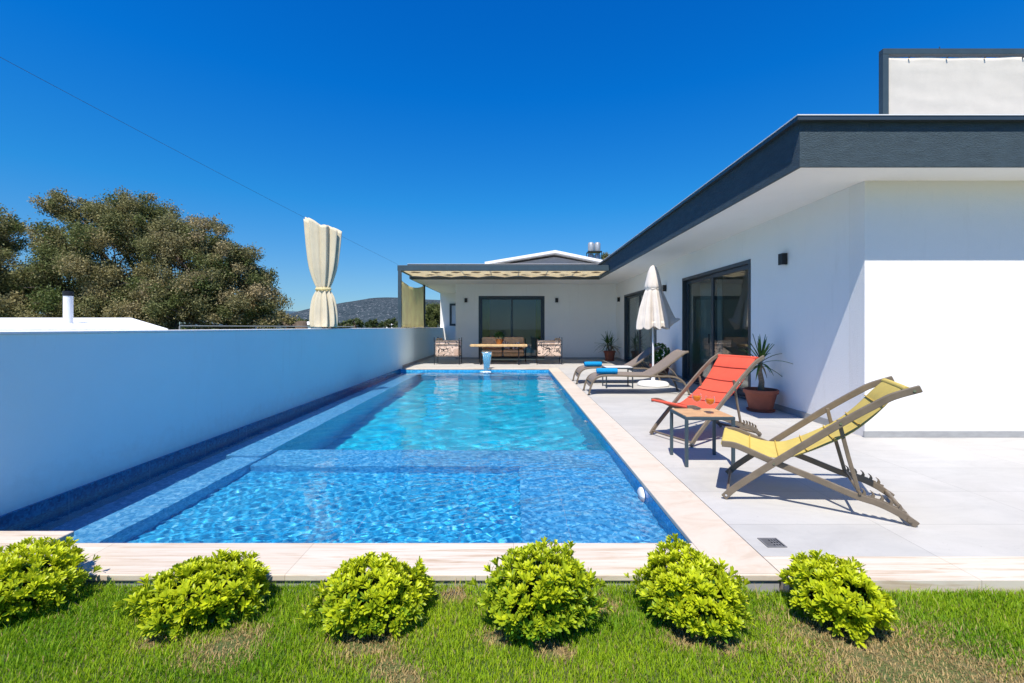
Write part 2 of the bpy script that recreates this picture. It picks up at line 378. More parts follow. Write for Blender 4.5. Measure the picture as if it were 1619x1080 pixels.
def leaf_mat(name, trans=0.35, rough=0.4, var=0.15):
    m, t, p, out = newmat(name)
    at = N(t, 'ShaderNodeAttribute', attribute_name='tint')
    f = noise(t, coords(t), 60, 2); c = mixc(t, 1.0, at.outputs['Color'], ramp(t, f, [(0.3,(1-var,)*3),(0.7,(1+var,)*3)]), 'MULTIPLY')
    t.links.new(c, p.inputs['Base Color']); p.inputs['Roughness'].default_value = rough; p.inputs['Specular IOR Level'].default_value = 0.25
    tr = N(t, 'ShaderNodeBsdfTranslucent'); t.links.new(c, tr.inputs['Color'])
    mx = N(t, 'ShaderNodeMixShader', Fac=trans); t.links.new(p.outputs[0], mx.inputs[1]); t.links.new(tr.outputs[0], mx.inputs[2]); t.links.new(mx.outputs[0], out.inputs['Surface'])
    return m
M['leaf'] = leaf_mat('shrub_leaf', 0.35, 0.38)
M['oakleaf'] = leaf_mat('oak_leaf', 0.28, 0.6)
M['grass'] = leaf_mat('grass_blade', 0.5, 0.5)
M['yucca'] = leaf_mat('yucca_leaf', 0.2, 0.4)

def ground_mat():
    m, t, p, out = newmat('lawn_soil'); v = coords(t)
    f = noise(t, v, 3.0, 8, 0.65); g = noise(t, v, 90, 4, 0.7)
    c = ramp(t, f, [(0.35,(0.05,0.11,0.014)), (0.55,(0.09,0.13,0.020)), (0.68,(0.22,0.16,0.08))])
    c = mixc(t, ramp(t, g, [(0.4,0.0),(0.7,0.6)]), c, (0.16,0.12,0.07))
    t.links.new(c, p.inputs['Base Color']); p.inputs['Roughness'].default_value = 0.95
    bump(t, p, g, 0.8, 0.02); return m
M['ground'] = ground_mat()
def hill_mat(name, a, b, rock, sc):
    m, t, p, out = newmat(name); v = coords(t, (1,1,1.6))
    f = noise(t, v, sc, 8, 0.7); c = ramp(t, f, [(0.35, a), (0.6, b)])
    r = noise(t, v, sc*3.2, 5, 0.75); c = mixc(t, ramp(t, r, [(0.58,0.0),(0.64,0.9)]), c, rock)
    t.links.new(c, p.inputs['Base Color']); p.inputs['Roughness'].default_value = 1.0; p.inputs['Specular IOR Level'].default_value = 0.0; return m
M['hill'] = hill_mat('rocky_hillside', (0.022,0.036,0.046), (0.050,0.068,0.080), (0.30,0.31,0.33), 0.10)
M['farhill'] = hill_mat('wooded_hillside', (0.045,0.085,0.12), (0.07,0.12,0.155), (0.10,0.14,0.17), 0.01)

# ------------------------------------------------------------------ dimensions (metres, deck top at z = 0)
PX0, PX1, PY0, PY1 = -3.54, 1.08, 2.745, 14.18      # pool basin
WZ = -0.09                                          # water level
WX = 4.135                                          # long house wall
FY = 5.364                                          # front house wall
BY = 18.3                                           # rear house wall
SOF = 3.02

# ------------------------------------------------------------------ ground, lawn
b = MB(); GZ = -0.055; B = 4000
for x0,y0,x1,y1 in ((-B,-200,B,2.30),(-B,2.30,-3.70,B),(11.5,2.30,B,B),(-3.70,23.6,11.5,B)):
    b.add([(x0,y0,GZ),(x1,y0,GZ),(x1,y1,GZ),(x0,y1,GZ)], [(0,1,2,3)])
tag(b.build('ground', M['ground']), kind='structure')

PATCH = [(1.52,1.86,0.26),(1.72,1.76,0.22),(-1.22,1.93,0.10),(-0.63,1.95,0.10),(-0.30,2.28,0.05),(0.17,1.90,0.05),(0.78,2.00,0.08),
         (-0.5,1.80,0.06),(0.42,2.20,0.06),(-1.35,2.22,0.07),(-0.08,1.97,0.05),(-0.42,1.75,0.06),(1.30,2.02,0.07),(-1.55,1.95,0.05),(0.9,1.93,0.06),(1.9,1.68,0.12),(-0.85,2.3,0.08)]
def grass():
    n = 230000
    x = rng.uniform(-3.3, 3.3, n); y = 2.372 - (1.0*rng.beta(0.95,1.15,n))
    keep = (y < 2.30) | ((x < 1.2) & (y < 2.375)) | (y < 2.318)
    keep &= ~((x > 1.26) & (y > 2.318))
    patch = np.zeros(n)
    for px,py,pr in PATCH: patch = np.maximum(patch, np.exp(-(((x-px)/(pr*1.25))**2 + ((y-py)/pr)**2)))
    lo = np.array([mnoise.noise(Vector((a*2.3, b_*3.1, 0.3))) for a, b_ in zip(x, y)])
    hi = np.array([mnoise.noise(Vector((a*9, b_*11, 5.3))) for a, b_ in zip(x, y)])
    patch = np.clip(patch + 0.35*hi*(patch > 0.08), 0, 1)
    dry = np.clip(patch*1.3 + np.clip(lo*1.0 + hi*0.6 - 0.52, 0, 1)*0.8 + 0.03, 0, 1)
    keep &= rng.random(n) > (np.clip(patch-0.25, 0, 1)*0.75)
    x, y, dry, patch, lo, hi = (q[keep] for q in (x, y, dry, patch, lo, hi)); n = len(x)
    h = rng.uniform(0.010, 0.030, n)*(1+0.9*(rng.random(n)<0.04))*(1-0.55*patch)*(1+0.35*hi); w = rng.uniform(0.0009, 0.0024, n)
    a = rng.uniform(0, 2*np.pi, n); lean = rng.uniform(0.15, 0.9, n)*h*(1+0.9*patch)
    d = np.stack([np.cos(a), np.sin(a)], 1); s = np.stack([-np.sin(a), np.cos(a)], 1)
    mid = 0.55
    V = np.zeros((n,5,3)); base = np.stack([x, y, np.full(n, GZ-0.002)], 1)
    V[:,0,:2] = base[:,:2]-s*w[:,None]; V[:,1,:2] = base[:,:2]+s*w[:,None]; V[:,:2,2] = GZ-0.002
    mp = base[:,:2]+d*(lean*0.3)[:,None]
    V[:,2,:2] = mp-s*(w*0.85)[:,None]; V[:,3,:2] = mp+s*(w*0.85)[:,None]; V[:,2:4,2] = (GZ + h*mid)[:,None]
    V[:,4,:2] = base[:,:2]+d*lean[:,None]; V[:,4,2] = GZ + h
    i = np.arange(n)*5
    tri = np.concatenate([np.stack([i,i+1,i+3],1), np.stack([i,i+3,i+2],1), np.stack([i+2,i+3,i+4],1)])
    g1 = np.array([0.16,0.34,0.010]); g2 = np.array([0.46,0.60,0.022]); st = np.array([0.68,0.50,0.22])
    k = np.clip(rng.random(n)*0.8 + lo*0.6 + 0.1, 0, 1)[:,None]; c = g1*(1-k)+g2*k
    isdry = (rng.random(n) < dry)[:,None]; c = np.where(isdry, st*rng.uniform(0.6,1.1,(n,1)), c)
    C = np.repeat(c[:,None,:], 5, 1); C[:,:2] *= 0.85
    o = numesh('grass', V.reshape(-1,3), tri, M['grass'], col=C.reshape(-1,3))
    tag(o, kind='stuff'); o['label'] = 'short green lawn with straw coloured dry patches'
grass()

# ------------------------------------------------------------------ deck and coping
GA = 0.0
b = MB()
b.box(1.412,2.582,-0.12, 12,18.3,0)
b.box(-3.54,14.502,-0.12, 1.41,18.3,0)
b.box(-3.54,18.302,-0.12,-2.33,22.8,0)
deck = b.build('patio_deck', M['deck']); tag(deck, kind='structure')
b = MB()
b.box(1.412,2.334,-0.12, 12,2.580,0.0)
o = b.build('pavement_border', M['travertine']); tag(o, kind='structure')

pool = thing('swimming_pool', 'long blue mosaic swimming pool with travertine edging beside the white house', 'swimming pool', (-1.2, 8.4, 0))
W = dict(parent=pool, world=True)
TH = 0.035
for q in ((-2.80,2.388,1.078,2.745),(-4.6,2.388,-2.802,2.907),(-3.40,14.18,1.41,14.50)):
    b = MB(); b.box(q[0],q[1],-TH,q[2],q[3],0.0); b.build('coping', M['travertine'], bevel=0.006, **W)
b = MB(); b.box(1.08,2.388,-TH, 1.41,14.178,0.0)
b.build('coping', M['travertine_y'], bevel=0.006, **W)
for q in ((-4.6,2.40,-0.7,-2.812,2.895),(-2.81,2.40,-0.12,1.40,2.733)):
    b = MB(); b.box(q[0],q[1],q[2],q[3],q[4],-TH-0.001); b.build('plinth', M['skirting'], **W)
# basin: inner faces as slabs
T = 0.2
b = MB()
b.box(PX1,PY0-T,-1.7, PX1+T,PY1+T,-TH-0.002)        # right wall
b.build('right_wall', M['rightband'], **W)
b = MB()
b.box(PX0-0.3,PY1,-1.7, PX1,PY1+T,-TH-0.002)
b.build('end_wall', M['pool'], **W)
b = MB(); b.box(PX0,PY0-T,-1.7, PX1,PY0,-0.13)
b.build('end_wall', M['pool'], **W)
b = MB(); b.box(PX0-0.28,PY0-T,-1.70, PX1+T,PY1+T,-1.50)
b.build('basin_floor', M['pooldeep'], **W)
# shelf: shallow platform on the right, low well on the left, return strip behind it
SH = -0.26
b = MB(); b.box(0.055,PY0,-1.5, PX1,4.72,SH); b.box(-2.74,4.72,-1.5, PX1,5.32,SH)
b.build('shallow_shelf', M['shelf'], bevel=0.008, **W)
b = MB(); b.box(-2.74,PY0,-1.5, 0.053,4.718,-0.47)
b.build('sunken_seat', M['pool'], **W)
# bench along the wall
b = MB(); b.box(-3.06,PY0,-1.5,-2.742,4.95,-0.19)
b.build('bench', M['ledge'], bevel=0.006, **W)
b = MB(); b.prism([(-3.13,4.952),(-2.742,4.952),(-2.84,PY1),(-3.10,PY1)], -1.5, -0.115)
b.build('bench', M['ledge'], bevel=0.006, **W)
b = MB(); b.box(-2.74,13.5,-1.5,PX1,PY1-0.001,-0.55)
b.build('far_step', M['pool'], bevel=0.006, **W)
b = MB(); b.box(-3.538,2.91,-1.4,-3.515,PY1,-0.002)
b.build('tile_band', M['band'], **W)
b = MB(); b.box(-3.512,2.75,-1.5,-3.132,PY1-0.002,-0.55)
b.build('channel_floor', M['ledge'], **W)
# pool light discs on the right wall
for (yy, zz, r_) in ((3.80,-0.115,0.075),(6.75,-0.16,0.06),(10.2,-0.16,0.06)):
    b = MB(); b.lathe([(0.0,0),(r_*0.7,0),(r_,0.004),(r_,0.02),(r_*0.8,0.032),(r_*0.3,0.036),(0.0,0.036)], n=28)
    b.v = [(PX1-0.001-z, yy+x, zz+y) for x,y,z in b.v]
    b.build('pool_light', M['plastic'], smooth=True, sharp=35, **W)

# water: displaced grid
RIP = 1.0
def water():
    X = np.linspace(-3.512, 1.078, 460); ys = [2.735]
    while ys[-1] < 14.16: ys.append(ys[-1]+0.010+0.0042*(ys[-1]-2.7))
    Y = np.array(ys[:-1]+[14.178]); nx, ny = len(X), len(Y)
    gx, gy = np.meshgrid(X, Y)
    z = np.zeros_like(gx); r2 = np.random.default_rng(3)
    dyy = 0.010+0.0042*(gy-2.7)
    wx = gx+0.05*np.sin(gy*2.1+gx)+0.03*np.sin(gx*5.3+1); wy = gy+0.05*np.sin(gx*1.7-gy*0.6)+0.03*np.sin(gy*4.1)
    calm = np.clip((gx+3.1)/0.5, 0.25, 1)
    for k in range(90):
        if k < 46: lam = r2.uniform(0.045, 0.105); amp = 0.00020*(lam/0.1)**1.6*RIP
        else: lam = 0.2*(1.6/0.2)**(r2.random()**1.2); amp = 0.00034*(lam/0.25)**0.7
        th = r2.uniform(0, 2*np.pi); ph = r2.uniform(0, 2*np.pi)
        fade = np.clip(lam/(dyy*4.0)-0.6, 0, 1)
        z += calm*fade*amp*np.sin(2*np.pi/lam*(wx*np.cos(th)+wy*np.sin(th))+ph+0.5*np.sin(gx*1.3+k)+0.5*np.sin(gy*0.9+2*k))
    d = np.hypot(gx+0.84, gy-14.0)
    z += 0.010*np.exp(-d*2.2)*np.sin(d*55)
    V = np.stack([gx, gy, WZ+z], -1).reshape(-1,3)
    i = (np.arange(ny-1)[:,None]*nx+np.arange(nx-1)[None,:]).ravel()
    Fq = np.stack([i, i+1, i+nx+1, i+nx], 1)
    o = numesh('water', V, Fq, M['water'], smooth=True); tag(o, kind='structure'); return o
wat = water()
MNEE = True
if MNEE:
    wat.cycles.is_caustics_caster = True; sd.cycles.is_caustics_light = True
    for o in pool.children: o.cycles.is_caustics_receiver = True

# ------------------------------------------------------------------ garden wall
gw = thing('garden_wall', 'long smooth white garden wall with blue sky and pool light in its colour, rising from the far side of the pool', 'garden wall', (-3.65, 8, 0))
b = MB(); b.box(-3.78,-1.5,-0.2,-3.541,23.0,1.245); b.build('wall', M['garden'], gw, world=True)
b = MB(); b.box(-3.80,-1.5,1.247,-3.528,23.0,1.268); b.build('cap', M['white'], gw, world=True, bevel=0.004)

# ------------------------------------------------------------------ house
house = thing('house', 'low white villa with flat roof, dark grey fascia and sliding glass doors', 'house', (WX, FY, 0))
H = dict(parent=house, world=True)
TW = 0.25
A0, A1, B0, B1, DZ = 7.94, 11.15, 13.17, 17.0, 2.485
def wallx(y0, y1, z0, z1):
    b = MB(); b.box(WX,y0,z0,WX+TW,y1,z1); return b.build('wall', M['white'], **H)
for a in ((FY+TW,A0,0,SOF),(A1,B0,0,SOF),(B1,BY+TW,0,SOF),(A0,A1,DZ,SOF),(B0,B1,DZ,SOF)): wallx(*a)
b = MB(); b.box(WX,FY,0,11.6,FY+TW-0.002,SOF); b.build('wall', M['roughwhite'], **H)
CX0, CX1, CZ = -1.405, 1.245, 2.545
for a in ((-2.33,CX0,0,SOF),(CX1,WX-0.002,0,SOF),(CX0,CX1,CZ,SOF)):
    b = MB(); b.box(a[0],BY,a[2],a[1],BY+TW,a[3]); b.build('wall', M['white'], **H)
b = MB(); b.box(-2.33,BY+TW+0.002,0,-2.08,22.8,SOF); b.build('wall', M['white'], **H)
b = MB(); b.box(-3.67,22.802,0,11.6,23.05,SOF); b.build('wall', M['white'], **H)
b = MB(); b.box(11.35,FY+TW,0,11.6,22.8,SOF); b.build('wall', M['white'], **H)
# skirting strips
for a in ((WX-0.015,FY+TW,A0),(WX-0.015,A1,B0),(WX-0.015,B1,BY-0.02)):
    b = MB(); b.box(a[0],a[1],0.001,WX-0.001,a[2],0.09); b.build('skirting', M['skirting'], **H)
b = MB(); b.box(WX-0.015,FY-0.015,0.001,11.6,FY-0.001,0.075); b.build('skirting', M['skirting'], **H)
for a in ((-2.33,CX0),(CX1,WX-0.02)):
    b = MB(); b.box(a[0],BY-0.015,0.001,a[1],BY-0.001,0.08); b.build('skirting', M['skirting'], **H)
b = MB(); b.box(-3.54,14.52,0.001,-3.525,22.7,0.08); b.build('skirting', M['skirting'], gw, world=True)
# roof: soffit, fascia strips, projecting cap
FX, FFY, RY, RX = 3.06, 4.87, 16.25, -3.72
out = [(FX,FFY),(11.9,FFY),(11.9,23.3),(RX,23.3),(RX,RY),(FX,RY)]
def inset(poly, d):
    x0,y0,x1,y1 = FX+d, FFY+d, 11.9-d, 23.3-d
    return [(x0,y0),(x1,y0),(x1,y1),(RX+d,y1),(RX+d,RY+d),(x0,RY+d)]
b = MB(); b.prism(inset(out,0.03), SOF+0.001, SOF+0.10); sof = b.build('soffit', M['white'], **H)
ZT = 3.49
def strip(x0,y0,x1,y1): 
    b = MB(); b.box(x0,y0,SOF-0.006,x1,y1,ZT); b.build('fascia', M['fascia'], **H)
strip(FX,FFY,11.9,FFY+0.03); strip(FX,FFY+0.03,FX+0.03,RY+0.03); strip(RX,RY,FX,RY+0.03); strip(RX,RY+0.03,RX+0.03,23.27); strip(RX,23.27,11.9,23.3); strip(11.87,FFY+0.03,11.9,23.27)
b = MB(); b.prism(inset(out,0.031), SOF+0.11, ZT-0.12); b.build('roof', M['rooftop'], **H)
def outset(d): return [(FX-d,FFY-d),(11.9+d,FFY-d),(11.9+d,23.3+d),(RX-d,23.3+d),(RX-d,RY-d),(FX-d,RY-d)]
def ring(d0, z0, z1, m, nm, w=0.22):
    b = MB(); o1 = outset(d0); o2 = inset(out, w); n = 6
    vs = [(x,y,z0) for x,y in o1]+[(x,y,z0) for x,y in o2]+[(x,y,z1) for x,y in o1]+[(x,y,z1) for x,y in o2]
    fs = []
    for i in range(n):
        j = (i+1)%n
        fs += [(i,i+n,j+n,j),(i+2*n,j+2*n,j+3*n,i+3*n),(i,j,j+2*n,i+2*n),(i+n,i+3*n,j+3*n,j+n)]
    b.add(vs, fs); b.build(nm, m, **H)
ring(0.055, ZT+0.001, ZT+0.045, M['metal'], 'roof_cap')
ring(0.062, ZT+0.046, ZT+0.056, M['whitemetal'], 'roof_flashing')

# sliding doors: outer frame, two sashes, panes
def door_x(y0, y1, zt):
    d = bpy.data.objects.new('sliding_door', None); COL.objects.link(d); d.parent = house
    L = Vector((WX, (y0+y1)/2, 0)); d.location = L - house.location
    D = dict(parent=d, world=True); fw = 0.07
    b = MB(); X0, X1 = WX-0.012, WX+0.12
    b.box(X0,y0,0.012,X1,y0+fw,zt); b.box(X0,y1-fw,0.012,X1,y1,zt); b.box(X0+0.001,y0+fw,zt-fw,X1,y1-fw,zt-0.001); b.box(X0+0.001,y0+fw,0.012,X1,y1-fw,0.05)
    b.build('door_frame', M['metal'], bevel=0.003, **D)
    ym = (y0+y1)/2
    for (a, c, xo) in ((y0+fw,ym+0.05,0.03),(ym-0.05,y1-fw,0.075)):
        sx0, sx1 = WX+xo, WX+xo+0.04; sw = 0.085
        b = MB(); b.box(sx0,a,0.052,sx1,a+sw,zt-fw-0.002); b.box(sx0,c-sw,0.052,sx1,c,zt-fw-0.002); b.box(sx0+0.001,a+sw,zt-fw-sw,sx1-0.001,c-sw,zt-fw-0.003); b.box(sx0+0.001,a+sw,0.053,sx1-0.001,c-sw,0.053+sw)
        s_ = b.build('sash', M['metal'], bevel=0.003, **D)
        b = MB(); b.box(sx0+0.017,a+sw,0.053+sw,sx0+0.023,c-sw,zt-fw-sw); g = b.build('pane', M['glass'], s_, world=True)
    b = MB(); b.box(WX-0.035,ym+0.10,0.95,WX-0.013,ym+0.12,1.15); b.v = [(x+0.03,y,z) for x,y,z in b.v]; b.build('handle', M['black'], bevel=0.003, **D)
    return d
door_x(A0, A1, DZ); door_x(B0, B1, DZ)
def door_y(x0, x1, zt, Y=BY, z0=0.012, sill=False, name='sliding_door'):
    d = bpy.data.objects.new(name, None); COL.objects.link(d); d.parent = house
    d.location = Vector(((x0+x1)/2, Y, 0)) - house.location
    D = dict(parent=d, world=True); fw = 0.075
    b = MB(); y_0, y_1 = Y-0.012, Y+0.12
    b.box(x0,y_0,z0,x0+fw,y_1,zt); b.box(x1-fw,y_0,z0,x1,y_1,zt); b.box(x0+fw,y_0+0.001,zt-fw,x1-fw,y_1,zt-0.001); b.box(x0+fw,y_0+0.001,z0,x1-fw,y_1,z0+0.04)
    b.build('door_frame' if name == 'sliding_door' else 'frame', M['metal'], bevel=0.003, **D)
    xm = (x0+x1)/2
    for (a, c, yo) in ((x0+fw,xm+0.05,0.03),(xm-0.05,x1-fw,0.075)):
        s0, s1 = Y+yo, Y+yo+0.04; sw = 0.07
        b = MB(); b.box(a,s0,z0+0.042,a+sw,s1,zt-fw-0.002); b.box(c-sw,s0,z0+0.042,c,s1,zt-fw-0.002); b.box(a+sw,s0+0.001,zt-fw-sw,c-sw,s1-0.001,zt-fw-0.003); b.box(a+sw,s0+0.001,z0+0.043,c-sw,s1-0.001,z0+0.043+sw)
        s_ = b.build('sash', M['metal'], bevel=0.003, **D)
        b = MB(); b.box(a+sw,s0+0.017,z0+0.043+sw,c-sw,s0+0.023,zt-fw-sw); b.build('pane', M['glass'], s_, world=True)
    return d
door_y(CX0, CX1, CZ)
# small window on the set-back wall, partly behind the corner of the house
b = MB(); X0, X1, Z0, Z1, Yw = -3.20, -2.4, 1.36, 2.47, 22.80
b.box(X0,Yw-0.04,Z0,X0+0.10,Yw-0.001,Z1); b.box(X1-0.1,Yw-0.04,Z0,X1,Yw-0.001,Z1); b.box(X0+0.1,Yw-0.039,Z1-0.1,X1-0.1,Yw-0.001,Z1); b.box(X0+0.1,Yw-0.039,Z0,X1-0.1,Yw-0.001,Z0+0.10)
wf = b.build('window', M['metal'], **H)
b = MB(); b.box(X0+0.1,Yw-0.012,Z0+0.1,X1-0.1,Yw-0.004,Z1-0.1); b.build('pane', mat('frosted_pane',(0.55,0.6,0.68),0.2,0.03,2), wf, world=True)

# rooms behind the glass
b = MB()
b.box(WX+TW+0.001,FY+TW,0.001,11.3,22.7,0.010)
b.build('room_floor', M['interior_floor'], **H)
b = MB()
b.box(8.0,FY+TW,0.011,8.1,17.9,SOF-0.01); b.box(WX+TW+0.002,12.1,0.011,7.99,12.2,SOF-0.01); b.box(WX+TW+0.002,17.6,0.011,7.99,17.7,SOF-0.01); b.box(WX+TW+0.002,7.2,0.011,7.99,7.3,SOF-0.01)
b.build('partition_wall', M['interior'], **H)
b = MB(); b.box(-2.07,BY+TW+0.01,0.001,WX,22.7,0.010); b.build('room_floor', M['interior_floor'], **H)
b = MB(); b.box(7.90,8.4,0.012,7.98,9.5,2.1); b.build('inner_door', M['skirting'], **H)

# wall lamps (part of nothing: each fixed to the wall)
def sconce(x, y, z, nx, ny, label):
    t = thing('wall_lamp', label, 'wall lamp', (x, y, z), math.atan2(nx, -ny), 'cube wall lamps on the house')
    b = MB(); b.box(-0.055,-0.085,-0.085,0.055,-0.006,0.085); b.build('lamp_body', M['black'], t, bevel=0.004)
    b = MB(); b.box(-0.035,-0.0055,-0.06,0.035,0.0,0.06); b.build('back_plate', M['black'], t)
    b = MB(); b.lathe([(0.03,-0.088),(0.03,-0.0855)], c=(0,-0.045), n=16); b.build('lens', M['plastic'], t)
    return t
sconce(WX-0.001, 6.92, 2.33, -1, 0, 'black cube wall lamp nearest the sunlit corner of the house')
sconce(WX-0.001, 12.35, 2.35, -1, 0, 'black cube wall lamp just right of the closed umbrella')
sconce(WX-0.001, 17.75, 2.37, -1, 0, 'black cube wall lamp in the corner left of the farther side door')
sconce(-1.91, BY-0.001, 2.37, 0, -1, 'black cube wall lamp left of the rear sliding door')
sconce(1.73, BY-0.001, 2.37, 0, -1, 'black cube wall lamp right of the rear sliding door')
b = MB(); b.box(3.93,BY-0.03,0.42,4.00,BY-0.001,0.52); o = b.build('power_socket', M['black'], bevel=0.004); tag(o, 'small black outdoor socket low on the rear wall near the corner', 'socket')

# curtains and furniture inside
def curtain(name, pts, z0, z1, m, label, n=60, amp=0.03, waves=9, group=None):
    (x0,y0),(x1,y1) = pts; L = math.hypot(x1-x0,y1-y0); ux, uy = (x1-x0)/L, (y1-y0)/L
    rows = []
    for zz in np.linspace(z0, z1, 4):
        rows.append([(x0+ux*L*k/n - uy*amp*math.sin(k/n*waves*2*math.pi), y0+uy*L*k/n + ux*amp*math.sin(k/n*waves*2*math.pi), zz) for k in range(n+1)])
    b = MB(); b.sheet(rows, 0.004); o = b.build(name, m, smooth=True); tag(o, label, 'curtain', group); return o
curtain('door_curtain', ((-1.28,18.62),(-0.98,18.62)), 0.05, 2.5, M['curtain'], 'green curtain hanging inside the rear door at its left edge', group='green curtains inside the rear door')
curtain('door_curtain', ((0.90,18.62),(1.18,18.62)), 0.05, 2.5, M['curtain'], 'green curtain hanging inside the rear door at its right edge', group='green curtains inside the rear door')
M['net'] = mat('net_curtain', (0.45,0.47,0.42), 0.9, 0.05, 3, trans=0.4)
curtain('door_curtain', ((4.55,9.9),(4.55,11.1)), 0.05, 2.5, M['net'], 'pale curtain inside the farther half of the near side door', waves=12, group='pale curtains inside the side doors')
curtain('door_curtain', ((4.55,15.2),(4.55,16.9)), 0.05, 2.5, M['net'], 'pale curtain inside the farther half of the far side door', waves=14, group='pale curtains inside the side doors')
bed = thing('bed', 'bed with pale rumpled bedding inside the near side door', 'bed', (6.4, 9.7, 0))
b = MB(); b.box(-1.0,-0.8,0.12,1.0,0.8,0.36); b.build('bed_base', M['brownfabric'], bed, bevel=0.02)
b = MB(); b.box(-1.0,-0.8,0.362,1.0,0.8,0.60); b.build('mattress', M['bedding'], bed, bevel=0.06, seg=3)
b = MB(); b.box(0.45,-0.65,0.602,0.95,-0.08,0.74); b.build('pillow', M['plastic'], bed, bevel=0.05, seg=3)
b = MB(); b.box(0.45,0.08,0.602,0.95,0.65,0.74); b.build('pillow', M['plastic'], bed, bevel=0.05, seg=3)
for q in ((-0.95,-0.75),(-0.95,0.75),(0.95,-0.75),(0.95,0.75)):
    b = MB(); b.box(q[0]-0.03,q[1]-0.03,0.012,q[0]+0.03,q[1]+0.03,0.119); b.build('leg', M['black'], bed)

# ------------------------------------------------------------------ rooftop canvas enclosure
rc = thing('rooftop_screen', 'cream canvas screen on a grey steel frame standing on the flat roof', 'canvas screen', (4.87,6.0,3.38))
Y0, XL, ZR, ZB = 6.0, 4.87, 4.97, 3.375
K = dict(parent=rc, world=True)
b = MB(); b.box(XL,Y0,ZB,XL+0.075,Y0+0.075,ZR-0.075); b.build('post', M['beam'], bevel=0.003, **K)
b = MB(); b.box(XL+4.4,Y0,ZB,XL+4.475,Y0+0.075,ZR-0.075); b.build('post', M['beam'], bevel=0.003, **K)
b = MB(); b.box(XL,Y0-0.002,ZR-0.074,XL+4.475,Y0+0.075,ZR); b.build('top_beam', M['beam'], bevel=0.003, **K)
rows = []
for j in range(30):
    zf = j/29; row = []
    for k in range(90):
        xf = k/89; x = XL+0.078+4.31*xf
        z = ZB+0.05+(ZR-0.095-ZB-0.05)*zf
        if zf > 0.9: z -= 0.018*(0.5-0.5*math.cos(xf*8*2*math.pi))*(zf-0.9)/0.1
        y = Y0+0.02+0.012*mnoise.noise(Vector((x*1.1,z*2.5,3)))+0.006*mnoise.noise(Vector((x*2+z*3,z*9,1)))
        row.append((x,y,z))
    rows.append(row)
b = MB(); b.sheet(rows, -0.006); b.build('canvas', M['whitecanvas'], smooth=True, **K)
for k in range(9):
    x = XL+0.35+0.5*k
    b = MB(); b.tube([(x,Y0+0.012,ZR-0.115),(x,Y0-0.012,ZR-0.115)], 0.009, 8); b.build('eyelet', M['metal'], **K)
b = MB(); b.tube([(XL+0.78,Y0+0.04,ZR),(XL+0.78,Y0+0.04,ZR+0.045)], 0.006, 6); b.build('bolt', M['metal'], **K)

# ------------------------------------------------------------------ pergola
PY = 14.56; PT = 3.275; PB = 3.10
pg = thing('pergola', 'dark grey steel pergola with a scalloped cream canvas over the rear patio', 'pergola', (-3.66, PY, 0))
K = dict(parent=pg, world=True)
b = MB(); b.box(-3.715,PY,PB,3.055,PY+0.10,PT); b.build('beam', M['beam'], bevel=0.004, **K)
b = MB(); b.box(-3.715,PY+0.102,PB+0.02,-3.615,16.10,PT-0.02); b.build('beam', M['beam'], bevel=0.004, **K)
b = MB(); b.box(-3.66,16.12,2.985,3.055,16.22,3.085); b.build('beam', M['metal'], bevel=0.004, **K)
b = MB(); b.box(-3.70,PY+0.001,1.269,-3.60,PY+0.099,PB-0.001); b.build('post', M['beam'], bevel=0.004, **K)
b = MB(); b.box(-3.70,18.55,1.269,-3.61,18.64,SOF-0.008); b.build('post', M['metal'], bevel=0.004, **K)
rows = []
for j in range(26):
    yf = j/25; y = PY+0.11+yf*(16.11-PY-0.11); row = []
    for k in range(261):
        x = -3.60+6.62*k/260
        ph = (x+3.60)/0.94
        s1 = abs(math.sin(math.pi*(ph+0.5*yf))); s2 = abs(math.sin(math.pi*(ph-0.5*yf)))
        z = 3.158-0.05*yf-0.04*(1-min(s1,s2)) + 0.012*mnoise.noise(Vector((x*2,y*2,0)))
        row.append((x,y,z))
    rows.append(row)
b = MB(); b.sheet(rows, -0.005); b.build('canvas_roof', M['creamroof'], smooth=True, **K)
# dark brown diamonds just under the canvas, painted in for its shade pattern
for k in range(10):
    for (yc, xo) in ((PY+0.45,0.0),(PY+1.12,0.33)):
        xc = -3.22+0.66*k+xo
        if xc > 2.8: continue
        b = MB(); b.prism([(xc-0.17,yc),(xc-0.03,yc-0.17),(xc+0.17,yc),(xc+0.03,yc+0.17)], 3.092, 3.100); b.build('canvas_shade', M['shadepatch'], **K)
for k in range(8):
    x = -3.60+0.94*k
    if x > 3.0: break
    b = MB(); b.box(x-0.015,PY+0.103,3.20,x+0.015,16.11,3.235); b.build('rafter', M['metal'], **K)
rows = []
for j in range(14):
    f = j/13; row = []
    for k in range(31):
        g = k/30; y = PY+0.12+g*(18.54-PY-0.12)
        zt = 2.87+0.10*g-0.22*math.sin(math.pi*g)**0.8*(1-0.35*g)
        z = 1.30+(zt-1.30)*f
        row.append((-3.655+0.05*math.sin(math.pi*g)*math.sin(math.pi*f)+0.012*math.sin(g*22+f*3), y, z))
    rows.append(row)
b = MB(); b.sheet(rows, 0.006); b.build('side_canvas', M['tancanvas'], smooth=True, **K)
for k in range(16):
    y = PY+0.3+k*0.26
    b = MB(); b.tube([(-3.655,y,1.31),(-3.65,y+0.03,1.285),(-3.655,y+0.07,1.27)], 0.008, 5); b.build('lacing', M['tancanvas'], **K)

# overhead cable
b = MB(); p0 = Vector((-3.70,PY+0.05,3.30)); p1 = Vector((-5.64,5.0,4.356)); d = (p1-p0)
pts = [p0+d*(t/30*1.6)+Vector((0,0,-0.10*math.sin(math.pi*t/30))) for t in range(31)]
b.tube(pts, 0.0025, 6); o = b.build('overhead_cable', M['wire']); tag(o, 'thin dark overhead cable running up from the pergola corner', 'cable')

